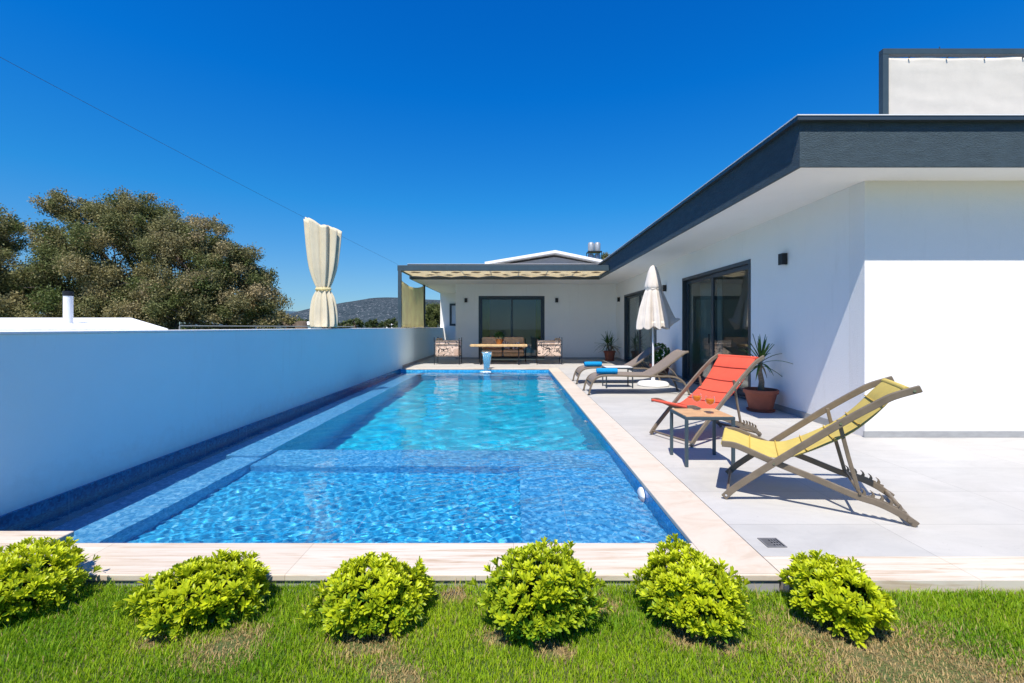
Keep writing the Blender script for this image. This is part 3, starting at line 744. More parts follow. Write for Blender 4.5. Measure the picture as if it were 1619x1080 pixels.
# ------------------------------------------------------------------ gathered curtain on its post
gc = thing('gathered_curtain', 'cream canvas curtain tied at the waist around a post above the pool wall', 'canvas curtain', (-3.66, 8.76, 1.268))
def fold(r, z, a, t):
    f = 1+0.30*math.sin(9*a+1.2*math.sin(2*a)+t*1.1)+0.07*math.sin(21*a+3*t)
    x, y = 0.84*r*math.cos(a)*f, 0.40*r*math.sin(a)*f
    if z > 1.2:
        z = z - (x+0.34)*0.33*(z-1.2)/0.9*1.1 + 0.03*math.sin(5*a)*(z-1.2)
    return x, y, z
prof = [(0.235,0.03),(0.25,0.12),(0.24,0.35),(0.20,0.58),(0.135,0.72),(0.115,0.77),(0.14,0.82),(0.20,0.98),(0.255,1.2),(0.29,1.5),(0.315,1.8),(0.335,2.12)]
prof = spline(prof, 60)
b = MB(); b.lathe(prof, n=150, fn=fold, caps=False)
o = b.build('cloth', M['cream'], gc, smooth=True)
md = o.modifiers.new('solid', 'SOLIDIFY'); md.thickness = 0.006
b = MB(); b.lathe([(0.13,0.735),(0.14,0.755),(0.13,0.785)], n=40, fn=lambda r,z,a,t: (r*math.cos(a)*1.12, 0.62*r*math.sin(a), z), caps=False)
o = b.build('tie_band', M['tancanvas'], gc, smooth=True); md = o.modifiers.new('solid', 'SOLIDIFY'); md.thickness = 0.01
b = MB(); b.tube([(0.0,0,0.0),(0.0,0,1.95)], 0.035, 12); b.build('post', M['metal'], gc)
b = MB(); b.tube([(-0.05,0,1.93),(0.12,0,1.96)], 0.02, 8); b.build('bracket', M['metal'], gc)

# ------------------------------------------------------------------ deck chairs
def deck_chair(fabric, seamm, label, loc, rz, zs=1.0):
    t = thing('deck_chair', label, 'deck chair', loc, rz, 'sling deck chairs on the poolside paving')
    Wd = 0.63
    longp = spline([(-0.005,0.012),(0.06,0.085),(0.121,0.141),(0.324,0.314),(0.723,0.641),(0.93,0.795),(1.015,0.850),(1.145,0.905)], 26)
    shortp = spline([(-0.02,0.408),(0.06,0.407),(0.132,0.386),(0.324,0.314),(0.587,0.228),(0.816,0.148),(0.93,0.122),(1.041,0.075),(1.135,0.012)], 26)
    Z = lambda p, y: (p[0], y, p[1]*zs)
    for y in (0.0, Wd):
        b = MB(); b.rail([Z(p,y) for p in longp], 0.024, 0.046); b.build('long_rail', M['taupe'], t, bevel=0.005)
    for y in (0.034, Wd-0.034):
        b = MB(); b.rail([Z(p,y) for p in shortp], 0.024, 0.044)
        o = b.build('seat_rail', M['taupe'], t, bevel=0.005)
        b = MB()
        for k in range(5):
            s = 0.852+0.048*k; zb = np.interp(s, [p[0] for p in shortp], [p[1] for p in shortp])+0.019
            b.rail([(s-0.004,y,zb*zs-0.008),(s+0.008,y,(zb+0.022)*zs),(s+0.004,y,(zb+0.036)*zs),(s-0.010,y,(zb+0.050)*zs)], 0.016, [0.024,0.016,0.010,0.004])
            b.rail([(s-0.02,y,(zb+0.010)*zs-0.004),(s+0.034,y,(zb-0.006)*zs-0.004)], 0.017, 0.018)
        b.build('notched_rack', M['taupe'], o)
    for y in (0.012+0.05, Wd-0.062):
        b = MB(); b.rail([(0.718,y,0.655*zs),(0.775,y,0.40*zs),(0.832,y,0.172*zs)], 0.020, 0.026); b.build('strut', M['taupe'], t, bevel=0.005)
    for (s, z, r_, nm) in ((0.02,0.045,0.011,'crossbar'),(0.832,0.175,0.010,'crossbar'),(1.095,0.045,0.016,'crossbar'),(0.324,0.314,0.0,'')):
        if r_ == 0: continue
        b = MB(); b.tube([(s,0.0+0.012,z*zs),(s,Wd-0.012,z*zs)], r_, 10); b.build(nm, M['taupe'], t, smooth=True, sharp=50)
    # sling with stitched segments
    cen = spline([(-0.012,0.418),(0.07,0.402),(0.16,0.372),(0.28,0.346),(0.40,0.352),(0.50,0.392),(0.625,0.462),(0.781,0.567),(0.90,0.685),(1.0,0.810),(1.085,0.905)], 97)
    P = np.array(cen); tg = np.gradient(P, axis=0); tg /= np.linalg.norm(tg, axis=1)[:,None]; nm = np.stack([-tg[:,1], tg[:,0]], 1)
    d = np.concatenate([[0], np.cumsum(np.linalg.norm(np.diff(P, axis=0), axis=1))]); d /= d[-1]
    seg = (d*7.0) % 1.0; bul = 0.008*np.sqrt(np.clip(np.sin(np.pi*seg), 0, 1))
    y0, y1 = 0.052, Wd-0.052; top, bot = [], []
    for i in range(97):
        rt, rb = [], []
        for j in range(13):
            g = j/12; sag = 0.012*math.sin(math.pi*g)*math.sin(math.pi*d[i]); e = bul[i]*(1-abs(2*g-1)**8)
            yy = y0+(y1-y0)*g
            q = P[i]+nm[i]*(e-sag); rt.append((q[0],yy,q[1]*zs)); q = P[i]-nm[i]*(0.004+e*0.7+sag); rb.append((q[0],yy,q[1]*zs))
        top.append(rt); bot.append(rb)
    n = 13; b = MB(); vs = [p for r_ in top for p in r_]+[p for r_ in bot for p in r_]; o_ = 97*n; fs = []
    for i in range(96):
        for j in range(n-1):
            a = i*n+j; fs += [(a,a+1,a+n+1,a+n),(a+o_,a+n+o_,a+n+1+o_,a+1+o_)]
        fs += [(i*n,(i+1)*n,(i+1)*n+o_,i*n+o_),((i+1)*n-1,(i+1)*n-1+o_,(i+2)*n-1+o_,(i+2)*n-1)]
    for j in range(n-1): fs += [(j,j+o_,j+1+o_,j+1),(96*n+j,96*n+j+1,96*n+j+1+o_,96*n+j+o_)]
    b.add(vs, fs); b.build('sling', fabric, t, smooth=True, sharp=60)
    for k in range(1, 7):
        i = int(np.argmin(abs(d-k/7.0))); q = P[i]+nm[i]*0.008
        b = MB(); b.tube([(q[0],y0+(y1-y0)*g,(q[1])*zs-0.012*math.sin(math.pi*g)*math.sin(math.pi*d[i])) for g in np.linspace(0,1,9)], 0.0042, 6); b.build('seam', seamm, t)
    b = MB(); b.tube([(1.085,0.036,0.885*zs),(1.085,0.20,0.887*zs),(1.085,0.43,0.887*zs),(1.085,Wd-0.036,0.885*zs)], 0.023, 14); b.build('top_roll', fabric, t, smooth=True, sharp=60)
    b = MB(); b.tube([(-0.012,0.036,0.408*zs),(-0.012,Wd-0.036,0.408*zs)], 0.015, 12); b.build('front_roll', fabric, t, smooth=True, sharp=60)
    for (s, z) in ((0.012,0.034),(0.324,0.314),(0.72,0.64),(1.11,0.888)):
        for y, sg in ((-0.0125,-1),(Wd+0.0125,1)):
            b = MB(); b.tube([(s,y,z*zs),(s,y+sg*0.004,z*zs)], 0.0085, 10); b.build('bolt', M['chrome'], t)
    return t
deck_chair(M['yellow'], mat('yellow_seam',(0.50,0.34,0.06),0.9), 'yellow sling deck chair nearest the camera on the paving', (1.595,3.444,0.0), math.atan2(-0.457,0.889), 1.0)
deck_chair(M['orange'], mat('orange_seam',(0.40,0.045,0.03),0.9), 'orange sling deck chair behind the small wooden topped table', (1.916,4.916,0.0), math.atan2(0.41,0.91), 1.045)

# ------------------------------------------------------------------ side table with drinks
t = thing('side_table', 'small square side table with slatted wooden top and grey metal legs', 'side table', (1.593,4.216,0))
tw, td, thh = 0.461, 0.43, 0.467; lw = 0.028
for x, y in ((0,0),(tw-lw,0),(0,td-lw),(tw-lw,td-lw)):
    b = MB(); b.box(x,y,0,x+lw,y+lw,thh-0.032); b.build('leg', M['beam'], t, bevel=0.003)
for (x0,y0,x1,y1) in ((0,0,tw,lw),(0,td-lw,tw,td),(0,lw+0.001,lw,td-lw-0.001),(tw-lw,lw+0.001,tw,td-lw-0.001)):
    b = MB(); b.box(x0,y0,thh-0.031,x1,y1,thh-0.002); b.build('frame_bar', M['beam'], t, bevel=0.003)
for k in range(5):
    a = lw*0.4+k*(td-lw*0.8)/5
    b = MB(); b.box(0.012,a+0.002,thh-0.014,tw-0.012,a+(td-lw*0.8)/5-0.002,thh+0.004); b.build('slat', M['tabletop'], t, bevel=0.003)
def goblet(x, y, label):
    g = thing('cocktail_glass', label, 'glass', (x,y,thh+0.0045), 0, 'stemmed glasses of orange juice')
    prof = [(0.034,0.0),(0.034,0.002),(0.006,0.006),(0.004,0.02),(0.004,0.07),(0.012,0.078),(0.034,0.092),(0.045,0.112),(0.046,0.135),(0.040,0.166),(0.038,0.166),(0.043,0.135),(0.042,0.113),(0.032,0.095),(0.008,0.082)]
    b = MB(); b.lathe(prof, n=32); b.build('glass', M['wineglass'], g, smooth=True, sharp=60)
    b = MB(); b.lathe([(0.006,0.0835),(0.030,0.0965),(0.0405,0.114),(0.0415,0.135),(0.001,0.1352)], n=32); b.build('juice', M['juice'], g, smooth=True, sharp=60)
    return g
goblet(1.835,4.56,'stemmed glass of orange juice farther back on the wooden table')
goblet(1.885,4.37,'stemmed glass of orange juice at the front of the wooden table')

# ------------------------------------------------------------------ sun loungers
def lounger():
    t = thing('sun_lounger', 'taupe sun lounger nearest the camera with a blue towel', 'sun lounger', (1.435,8.68,0), 0, 'taupe sun loungers on the paving')
    Wd = 0.64
    side = spline([(0.0,0.0),(0.035,0.14),(0.10,0.275),(0.23,0.345),(0.45,0.36),(0.9,0.35),(1.35,0.345),(1.62,0.335),(1.78,0.26),(1.87,0.13),(1.915,0.0)], 40)
    for y in (0.0, Wd):
        b = MB(); b.rail([(p[0],y,p[1]+0.012) for p in side], 0.030, [0.036]*40); b.build('side_frame', M['taupe'], t, bevel=0.008)
    seat = spline([(0.055,0.13),(0.11,0.262),(0.235,0.340),(0.45,0.358),(0.8,0.345),(1.19,0.345)], 30)
    b = MB(); b.sheet([[(p[0],0.017+0.606*j/8,p[1]+0.024-0.018*math.sin(math.pi*j/8)) for j in range(9)] for p in seat], -0.008); b.build('seat', M['sling'], t, smooth=True, sharp=60)
    back = spline([(1.19,0.350),(1.40,0.47),(1.65,0.655),(1.83,0.79),(1.915,0.822)], 20)
    b = MB(); b.sheet([[(p[0],0.035+0.57*j/8,p[1]+0.016-0.014*math.sin(math.pi*j/8)) for j in range(9)] for p in back], -0.008); b.build('backrest', M['sling'], t, smooth=True, sharp=60)
    for y in (0.028, Wd-0.028):
        b = MB(); b.rail([(p[0],y,p[1]) for p in back], 0.026, 0.03); b.build('back_frame', M['taupe'], t, bevel=0.006)
        b = MB(); b.rail([(1.52,y,0.535),(1.63,y,0.44),(1.70,y,0.335)], 0.016, 0.02); b.build('prop', M['taupe'], t, bevel=0.003)
    for (s, z) in ((0.07,0.235),(1.80,0.235),(1.905,0.815),(1.19,0.335)):
        b = MB(); b.tube([(s,0.02,z),(s,Wd-0.02,z)], 0.013, 10); b.build('crossbar', M['taupe'], t, smooth=True, sharp=50)
    for (x, y) in ((0.0,0),(0.0,Wd),(1.915,0),(1.915,Wd)):
        b = MB(); b.box(x-0.024,y-0.02,0.0,x+0.024,y+0.02,0.02); b.build('foot', M['black'], t, bevel=0.004)
    return t
l1 = lounger()
l2 = copy_tree(l1, (1.435,10.35,0), 0, 'taupe sun lounger behind the closed umbrella pole with a blue towel')
def towel(x, y, z, label, rz=0.0):
    g = thing('rolled_towel', label, 'towel', (x,y,z), rz, 'rolled blue towels on the loungers')
    rows = []; n = 60; m_ = 44
    b = MB()
    spi = [(0.060-0.0062*a/(2*math.pi)*1.0, a) for a in np.linspace(0, 5*math.pi, 90)]
    rr = []
    for k in range(m_):
        u = k/(m_-1); xx = -0.20+0.40*u; e = 1-0.10*abs(2*u-1)**6
        rr.append([(xx+0.006*math.sin(a*1.3), r*math.cos(a)*e*(1+0.02*math.sin(9*u+a)), 0.062+r*math.sin(a)*0.94*e) for r, a in spi])
    b.sheet(rr, 0.0045)
    b.build('towel_roll', M['towel'], g, smooth=True, sharp=50); return g
towel(1.83,8.93,0.372,'rolled blue towel on the sun lounger nearest the camera', R(-4))
towel(1.85,10.62,0.372,'rolled blue towel on the farther sun lounger', R(3))
t = thing('side_table', 'low side table with white top and thin black legs between the loungers', 'side table', (1.95,9.62,0))
tw, td, thh = 0.58, 0.42, 0.44
for x, y in ((0,0),(tw-0.025,0),(0,td-0.025),(tw-0.025,td-0.025)):
    b = MB(); b.box(x,y,0,x+0.025,y+0.025,thh-0.03); b.build('leg', M['metal'], t, bevel=0.003)
for (x0,y0,x1,y1) in ((0,0,tw,0.025),(0,td-0.025,tw,td),(0,0.026,0.025,td-0.026),(tw-0.025,0.026,tw,td-0.026)):
    b = MB(); b.box(x0,y0,thh-0.029,x1,y1,thh-0.002); b.build('frame_bar', M['metal'], t, bevel=0.003)
b = MB(); b.box(0.01,0.01,thh-0.001,tw-0.01,td-0.01,thh+0.008); b.build('table_top', M['plastic'], t, bevel=0.003)

# ------------------------------------------------------------------ umbrella
um = thing('closed_umbrella', 'closed off white garden umbrella on a white pole beside the loungers', 'umbrella', (3.10,10.12,0))
b = MB(); b.lathe([(0.0,0.0),(0.33,0.0),(0.345,0.02),(0.335,0.055),(0.30,0.085),(0.12,0.105),(0.06,0.11),(0.0,0.11)], n=48); b.build('base', M['plastic'], um, smooth=True, sharp=40)
b = MB(); b.lathe([(0.045,0.111),(0.045,0.32),(0.030,0.33)], n=20); b.build('sleeve', M['whitemetal'], um, smooth=True, sharp=40)
b = MB(); b.tube([(0,0,0.10),(0,0,2.60)], 0.022, 16); b.build('pole', M['whitemetal'], um, smooth=True, sharp=50)
def ufold(r, z, a, t):
    k = max(0.0, min(1.0, (2.3-z)/0.6)); low = max(0.0, (2.25-z)/1.0)
    f = 1+k*(0.20*math.sin(8*a+0.8)+0.07*math.sin(19*a+2.0*z))
    rr = r*f + 0.36*low**1.15*math.exp(-((a+math.pi)%(2*math.pi)-math.pi+0.25)**2/0.030)
    zz = z - 0.035*k*math.sin(8*a)*(1 if t > 0.9 else 0.0)
    if z < 1.5: zz += 0.16*math.exp(-((a+math.pi)%(2*math.pi)-math.pi+0.25)**2/0.05)*(1.5-z)/0.22
    return rr*math.cos(a), rr*math.sin(a)*0.85, zz
prof = spline([(0.02,2.66),(0.065,2.62),(0.115,2.50),(0.155,2.34),(0.180,2.20),(0.160,2.12),(0.18,2.05),(0.22,1.85),(0.262,1.60),(0.295,1.40),(0.305,1.27)], 60)
b = MB(); b.lathe(prof, n=200, fn=ufold, caps=False)
b.v.append((0,0,2.68)); top = len(b.v)-1
for k in range(200): b.f.append((k, (k+1)%200, top))
o = b.build('canopy', M['umbrella'], um, smooth=True); md = o.modifiers.new('solid','SOLIDIFY'); md.thickness = 0.005
b = MB(); b.lathe([(0.163,2.115),(0.168,2.13),(0.163,2.145)], n=40, fn=lambda r,z,a,t:(r*math.cos(a),r*math.sin(a)*0.87,z), caps=False); o = b.build('tie_strap', M['umbrella'], um, smooth=True); md = o.modifiers.new('solid','SOLIDIFY'); md.thickness = 0.008

# ------------------------------------------------------------------ potted plants
def pot(parent, r=0.25, h=0.34):
    s = r/0.25; k = h/0.34
    prof = [(0.165,0.03),(0.205,0.20),(0.222,0.275),(0.245,0.28),(0.25,0.335),(0.243,0.34),(0.232,0.338),(0.225,0.29),(0.0,0.285)]
    b = MB(); b.lathe([(a*s,c*k) for a,c in prof], n=44); b.build('pot', M['terracotta'], parent, smooth=True, sharp=35)
    b = MB(); b.lathe([(0.0,0.0),(0.185*s,0.0),(0.205*s,0.03*k),(0.197*s,0.032*k),(0.18*s,0.012),(0.0,0.012)], n=44); b.build('saucer', M['terracotta'], parent, smooth=True, sharp=35)
    b = MB(); b.lathe([(0.0,0.288*k),(0.22*s,0.291*k),(0.12*s,0.302*k),(0.0,0.305*k)], n=24); b.build('soil', M['soil'], parent, smooth=True)
def sword_leaves(parent, heads, seed, L=0.42, nleaf=34, droop=1.0):
    r = random.Random(seed); V = []; Fq = []; C = []
    for (hx,hy,hz,sc) in heads:
        for i in range(nleaf):
            az = r.uniform(0, 2*math.pi); u = i/nleaf; el = R(82-95*u**1.1 + r.uniform(-8,8)); ln = L*sc*r.uniform(0.75,1.1)
            d = Vector((math.cos(az)*math.cos(el), math.sin(az)*math.cos(el), math.sin(el))); sd_ = Vector((-math.sin(az), math.cos(az), 0))
            p = Vector((hx,hy,hz-0.10*sc*u)); n = 7; base = len(V); w0 = 0.020*sc*r.uniform(0.8,1.1)
            dr = droop*r.uniform(0.1,0.7)*ln*(0.3+u)
            g = r.uniform(0,1); col = (0.045+0.05*g,0.11+0.07*g,0.018+0.01*g)
            if u > 0.85 and r.random() < 0.5: col = (0.28,0.20,0.09)
            for k in range(n):
                q = k/(n-1); c = p+d*(ln*q)-Vector((0,0,dr*q*q)); w = w0*(0.65+0.9*q-1.5*q*q) if q < 0.9 else 0.001
                up = sd_.cross(d).normalized()*0.004
                V += [c-sd_*w-up*(-1), c-up, c+sd_*w+up]; C += [col]*3
                if k < n-1:
                    a = base+3*k; Fq += [(a,a+1,a+4,a+3),(a+1,a+2,a+5,a+4)]
    numesh('leaves', np.array([tuple(v) for v in V]), np.array(Fq), M['yucca'], parent, np.array(C), smooth=True)
t = thing('potted_yucca', 'single stemmed spiky plant in a terracotta pot beside the near side door', 'potted plant', (3.83,7.06,0))
pot(t); b = MB(); b.tube([(0,0,0.28),(0.015,0,0.45),(-0.01,0.01,0.62),(0.0,0.0,0.82)], [0.048,0.040,0.034,0.03], 14); b.build('stem', M['yuccabark'], t, smooth=True)
sword_leaves(t, [(0,0,0.80,1.0)], 5, 0.46, 44)
t = thing('potted_yucca', 'twin stemmed spiky plant in a terracotta pot by the rear wall corner', 'potted plant', (3.70,17.55,0))
pot(t, 0.235, 0.38); b = MB(); b.tube([(0,0,0.3),(-0.05,0,0.5),(-0.08,0,0.66)], [0.05,0.04,0.03], 10); b.build('stem', M['yuccabark'], t, smooth=True)
b = MB(); b.tube([(0.03,0,0.3),(0.07,0,0.5),(0.05,0,0.62)], [0.045,0.035,0.03], 10); b.build('stem', M['yuccabark'], t, smooth=True)
sword_leaves(t, [(-0.08,0,0.70,1.1),(0.06,0.05,0.62,0.95)], 9, 0.50, 34)

# ---- leafy rosette shrubs (vectorised): each rosette = a whorl of paddle shaped leaves
LEAF = np.array([(0.0,0.0,0.0),(-0.10,0.30,0.02),(0.10,0.30,0.02),(-0.19,0.62,0.05),(0.19,0.62,0.05),(-0.15,0.86,0.03),(0.15,0.86,0.03),(0.0,1.0,0.0),(0.0,0.35,-0.03),(0.0,0.70,-0.01)])
LF = np.array([(0,2,8),(0,8,1),(1,8,9),(1,9,3),(8,2,4),(8,4,9),(3,9,5),(9,4,6),(5,9,7),(9,6,7)])
def rosettes(name, parent, P, D, size, nl, m, colf, seed, wide=1.0, flat=0.55):
    r = np.random.default_rng(seed); V = []; C = []
    for p, d, s in zip(P, D, size):
        d = d/np.linalg.norm(d); a = np.cross(d, [0.3,0.2,0.9]); a /= np.linalg.norm(a); c = np.cross(d, a)
        ph0 = r.uniform(0, 6.28)
        for k in range(nl):
            ph = ph0+k*2.4; u = k/nl
            rad = a*math.cos(ph)+c*math.sin(ph)
            tilt = flat*(1.35-1.0*u)*r.uniform(0.8,1.25); ax = d*math.cos(tilt)+rad*math.sin(tilt)
            sd_ = np.cross(ax, d); nn = np.linalg.norm(sd_); sd_ = sd_/nn if nn > 1e-5 else a
            nr = np.cross(sd_, ax)
            L = s*r.uniform(0.75,1.1)*(1-0.35*u)
            base = p - d*s*0.25*(1-u)
            v = base + (LEAF[:,0:1]*sd_*wide + LEAF[:,1:2]*ax + (LEAF[:,2:3]-0.22*LEAF[:,1:2]**2)*nr)*L
            V.append(v); C.append(np.tile(colf(p, d, u, r), (10,1)))
    V = np.array(V); n = len(V); Fq = (LF[None]+(np.arange(n)*10)[:,None,None]).reshape(-1,3)
    return numesh(name, V.reshape(-1,3), Fq, m, parent, np.concatenate(C), smooth=True)

def shrub(loc, rx, ry, h, lumps, label, seed, yel=0.5):
    t = thing('clipped_shrub', label, 'shrub', loc, 0, 'round bright green shrubs along the lawn')
    r = np.random.default_rng(seed); P = []; D = []; S = []
    def shape(d):
        f = 1.0
        for (lx,ly,lz,am,wd) in lumps:
            l = np.array([lx,ly,lz]); l = l/np.linalg.norm(l); f += am*math.exp((d@l-1)/wd)
        return f
    n = int(980*(rx*ry+rx*h+ry*h)/0.20)
    for i in range(n):
        d = r.normal(size=3); d /= np.linalg.norm(d)
        if d[2] < -0.55: continue
        f = shape(d)*r.uniform(0.92,1.06)*(1+0.30*mnoise.noise(Vector((d[0]*1.9+seed*3,d[1]*1.9,d[2]*1.9)))+0.12*mnoise.noise(Vector((d[0]*4.5,d[1]*4.5+seed,d[2]*4.5))))
        if d[2] > -0.2 and r.random() < 0.05: f *= r.uniform(1.08,1.26)
        if r.random() < 0.30: f *= r.uniform(0.72,0.93)
        p = np.array([d[0]*rx*f, d[1]*ry*f, h*0.47+d[2]*h*0.53*f])
        if p[2] < 0.015: continue
        dd = d*np.array([1/rx,1/ry,1/h]); dd /= np.linalg.norm(dd); dd = dd*0.75+np.array([0,0,0.75])+r.normal(size=3)*0.28
        P.append(p); D.append(dd); S.append(r.uniform(0.032,0.056))
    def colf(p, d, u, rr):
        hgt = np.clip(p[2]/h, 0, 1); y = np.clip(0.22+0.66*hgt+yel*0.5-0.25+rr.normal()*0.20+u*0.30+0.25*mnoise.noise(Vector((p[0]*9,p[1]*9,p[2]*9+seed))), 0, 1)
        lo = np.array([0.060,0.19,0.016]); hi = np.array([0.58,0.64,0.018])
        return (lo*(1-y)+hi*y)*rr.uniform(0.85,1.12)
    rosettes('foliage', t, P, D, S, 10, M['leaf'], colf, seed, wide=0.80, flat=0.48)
    # inner leaves and stems
    b = MB()
    for k in range(16):
        a = r.uniform(0,6.28); q = r.uniform(0.3,0.75)
        b.tube([(0.02*math.cos(a),0.02*math.sin(a),-0.01),(rx*0.4*q*math.cos(a),ry*0.4*q*math.sin(a),h*0.35),(rx*0.85*q*math.cos(a),ry*0.85*q*math.sin(a),h*0.72)], [0.007,0.005,0.003], 5)
    b.build('stems', M['bark'], t)
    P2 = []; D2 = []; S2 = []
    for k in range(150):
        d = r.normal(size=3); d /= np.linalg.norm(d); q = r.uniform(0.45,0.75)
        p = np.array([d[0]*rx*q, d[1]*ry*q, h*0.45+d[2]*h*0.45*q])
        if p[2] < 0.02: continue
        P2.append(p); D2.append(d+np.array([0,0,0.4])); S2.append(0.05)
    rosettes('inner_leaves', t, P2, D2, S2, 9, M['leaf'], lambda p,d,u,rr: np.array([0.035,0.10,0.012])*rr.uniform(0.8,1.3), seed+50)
    return t
GB = GZ
shrub((-2.45,2.20,GB),0.27,0.23,0.23,[(-0.3,0.6,0.6,0.25,0.10),(0.9,-0.2,0.1,0.20,0.10),(0.2,-0.7,0.4,-0.12,0.1)],'bright green shrub at the far left end of the lawn row',1,0.45)
shrub((-1.46,2.16,GB),0.25,0.20,0.21,[(0.7,0.3,0.6,0.18,0.08),(-0.95,-0.3,-0.15,0.22,0.10),(-0.4,0.3,0.8,-0.06,0.1)],'wide bright green shrub, second from the left on the lawn',2,0.45)
shrub((-0.645,2.13,GB),0.225,0.19,0.225,[(0.7,0.2,0.7,0.10,0.05),(-0.5,0.1,0.85,0.10,0.06),(-0.8,-0.3,-0.1,0.14,0.1)],'bright green shrub, third from the left, in front of the pool edge',3,0.45)
shrub((0.125,2.10,GB),0.225,0.21,0.29,[(0.05,0.2,1,0.14,0.06),(0.9,-0.3,-0.1,0.16,0.07),(-0.9,0.1,0.1,0.08,0.08)],'tallest domed green shrub with a pointed top, in front of the pool shelf',4,0.15)
shrub((0.825,2.14,GB),0.20,0.23,0.24,[(-0.1,0.5,0.9,0.30,0.05),(0.6,-0.85,-0.15,0.26,0.08),(-0.9,0.2,0.4,0.14,0.06)],'uneven lime green shrub in front of the pool corner',5,0.55)
shrub((1.50,2.12,GB),0.165,0.19,0.24,[(0.0,0.4,0.9,0.12,0.06),(-0.6,0.3,0.6,0.10,0.1),(0.1,-0.9,-0.1,0.06,0.08)],'yellowest green shrub at the right end of the lawn row',6,0.8)

# third potted plant, leafy, by the wall between the two side doors
t = thing('potted_bush', 'leafy dark green bush in a terracotta pot against the wall behind the loungers', 'potted plant', (3.78,11.75,0))
pot(t, 0.27, 0.36)
r = np.random.default_rng(12); P = []; D = []; S = []
for i in range(260):
    d = r.normal(size=3); d /= np.linalg.norm(d); q = r.uniform(0.5,1.0)
    P.append(np.array([d[0]*0.25*q,d[1]*0.25*q,0.62+d[2]*0.27*q])); D.append(d+np.array([0,0,0.4])); S.append(r.uniform(0.05,0.08))
rosettes('foliage', t, P, D, S, 7, M['leaf'], lambda p,d,u,rr: np.array([0.05,0.15,0.02])*rr.uniform(0.7,1.5), 12)
b = MB(); b.tube([(0,0,0.28),(0.01,0,0.5),(0,0,0.6)], [0.02,0.015,0.01], 8); b.build('stem', M['bark'], t)

# ------------------------------------------------------------------ patio furniture under the pergola
def armchair(loc, rz, label, flip=False):
    """faces +x locally; x depth 0.84, y width 0.72"""
    t = thing('armchair', label, 'armchair', loc, rz, 'iron armchairs with scrollwork cushions')
    D_, Wd = 0.86, 0.74; hx, hy = D_/2, Wd/2
    for (x, y, z) in ((-hx,-hy,0.76),(-hx,hy,0.76),(hx,-hy,0.74),(hx,hy,0.74)):
        b = MB(); b.tube([(x,y,0),(x,y,z)], 0.012, 8); b.build('leg', M['black'], t)
        b = MB(); b.lathe([(0.0,z),(0.016,z+0.008),(0.018,z+0.018),(0.0,z+0.036)], c=(x,y), n=10); b.build('finial', M['black'], t, smooth=True)
    for z in (0.22,0.58,0.68):
        for y in (-hy, hy):
            b = MB(); b.tube([(-hx,y,z),(hx,y,z)], 0.009, 6); b.build('side_bar', M['black'], t)
        b = MB(); b.tube([(-hx,-hy,z),(-hx,hy,z)], 0.009, 6); b.build('back_bar', M['black'], t)
    b = MB(); b.tube([(hx,-hy,0.22),(hx,hy,0.22)], 0.009, 6); b.build('front_bar', M['black'], t)
    b = MB(); b.box(-hx+0.03,-hy+0.13,0.23,hx-0.02,hy-0.13,0.42); b.build('seat_cushion', M['cushion'], t, bevel=0.045, seg=4, smooth=True)
    b = MB(); b.box(-hx+0.02,-hy+0.13,0.425,-hx+0.20,hy-0.13,0.76); b.build('back_cushion', M['brownfabric'], t, bevel=0.05, seg=4, smooth=True)
    for s in (-1, 1):
        b = MB(); b.box(-hx+0.03,min(s*(hy-0.02),s*(hy-0.125)),0.24,hx-0.02,max(s*(hy-0.02),s*(hy-0.125)),0.70); b.build('arm_cushion', M['cushion'], t, bevel=0.035, seg=4, smooth=True)
    for ch in t.children:
        for v_ in ch.data.vertices: v_.co.z *= 1.19
    return t
armchair((-2.31,16.11,0), 0, 'scrollwork cushioned iron armchair on the left, beside the garden wall')
armchair((1.24,16.11,0), math.pi, 'scrollwork cushioned iron armchair on the right, beside the rear door')
t = thing('sofa', 'brown cushioned iron framed sofa behind the wooden table', 'sofa', (-0.40,17.0,0))
for (x, y) in ((-0.85,-0.36),(0.85,-0.36),(-0.85,0.36),(0.85,0.36)):
    b = MB(); b.tube([(x,y,0),(x,y,0.86 if y > 0 else 0.72)], 0.013, 8); b.build('leg', M['black'], t)
for z in (0.2,0.35):
    b = MB(); b.tube([(-0.85,-0.36,z),(0.85,-0.36,z)], 0.01, 6); b.build('front_bar', M['black'], t)
for x in (-0.85,0.85):
    b = MB(); b.tube([(x,-0.36,0.66),(x,0.36,0.66)], 0.01, 6); b.build('side_bar', M['black'], t)
b = MB(); b.tube([(-0.85,0.36,0.8),(0.85,0.36,0.8)], 0.01, 6); b.build('back_bar', M['black'], t)
for s in (-1,1):
    b = MB(); b.box(min(0.02*s,0.78*s),-0.34,0.22,max(0.02*s,0.78*s),0.30,0.46); b.build('seat_cushion', M['brownfabric'], t, bevel=0.05, seg=4, smooth=True)
    b = MB(); b.box(min(0.02*s,0.80*s),0.14,0.465,max(0.02*s,0.80*s),0.33,0.92); b.build('back_cushion', M['brownfabric'], t, bevel=0.07, seg=4, smooth=True)
    b = MB(); b.tube([(s*0.78,-0.3,0.60),(s*0.78,0.28,0.60)], 0.09, 16); b.build('bolster', M['brownfabric'], t, smooth=True, sharp=60)
for (x, z, a, lab) in ((0.12,0.60,0.5,'pale patterned scatter cushion leaning at the middle of the sofa'),(0.50,0.58,-0.3,'pale patterned scatter cushion at the right of the sofa')):
    b = MB(); b.box(-0.17,-0.05,-0.13,0.17,0.05,0.13); o = b.build('scatter_cushion', M['cushion'], None, bevel=0.045, seg=4, smooth=True)
    o.location = (-0.40+x,17.0+0.08,z); o.rotation_euler = (-0.3,a,0); tag(o, lab, 'cushion', 'scatter cushions on the sofa')
t = thing('coffee_table', 'thick golden wood slab table on iron legs in front of the sofa', 'table', (-0.51,15.8,0))
edge = []
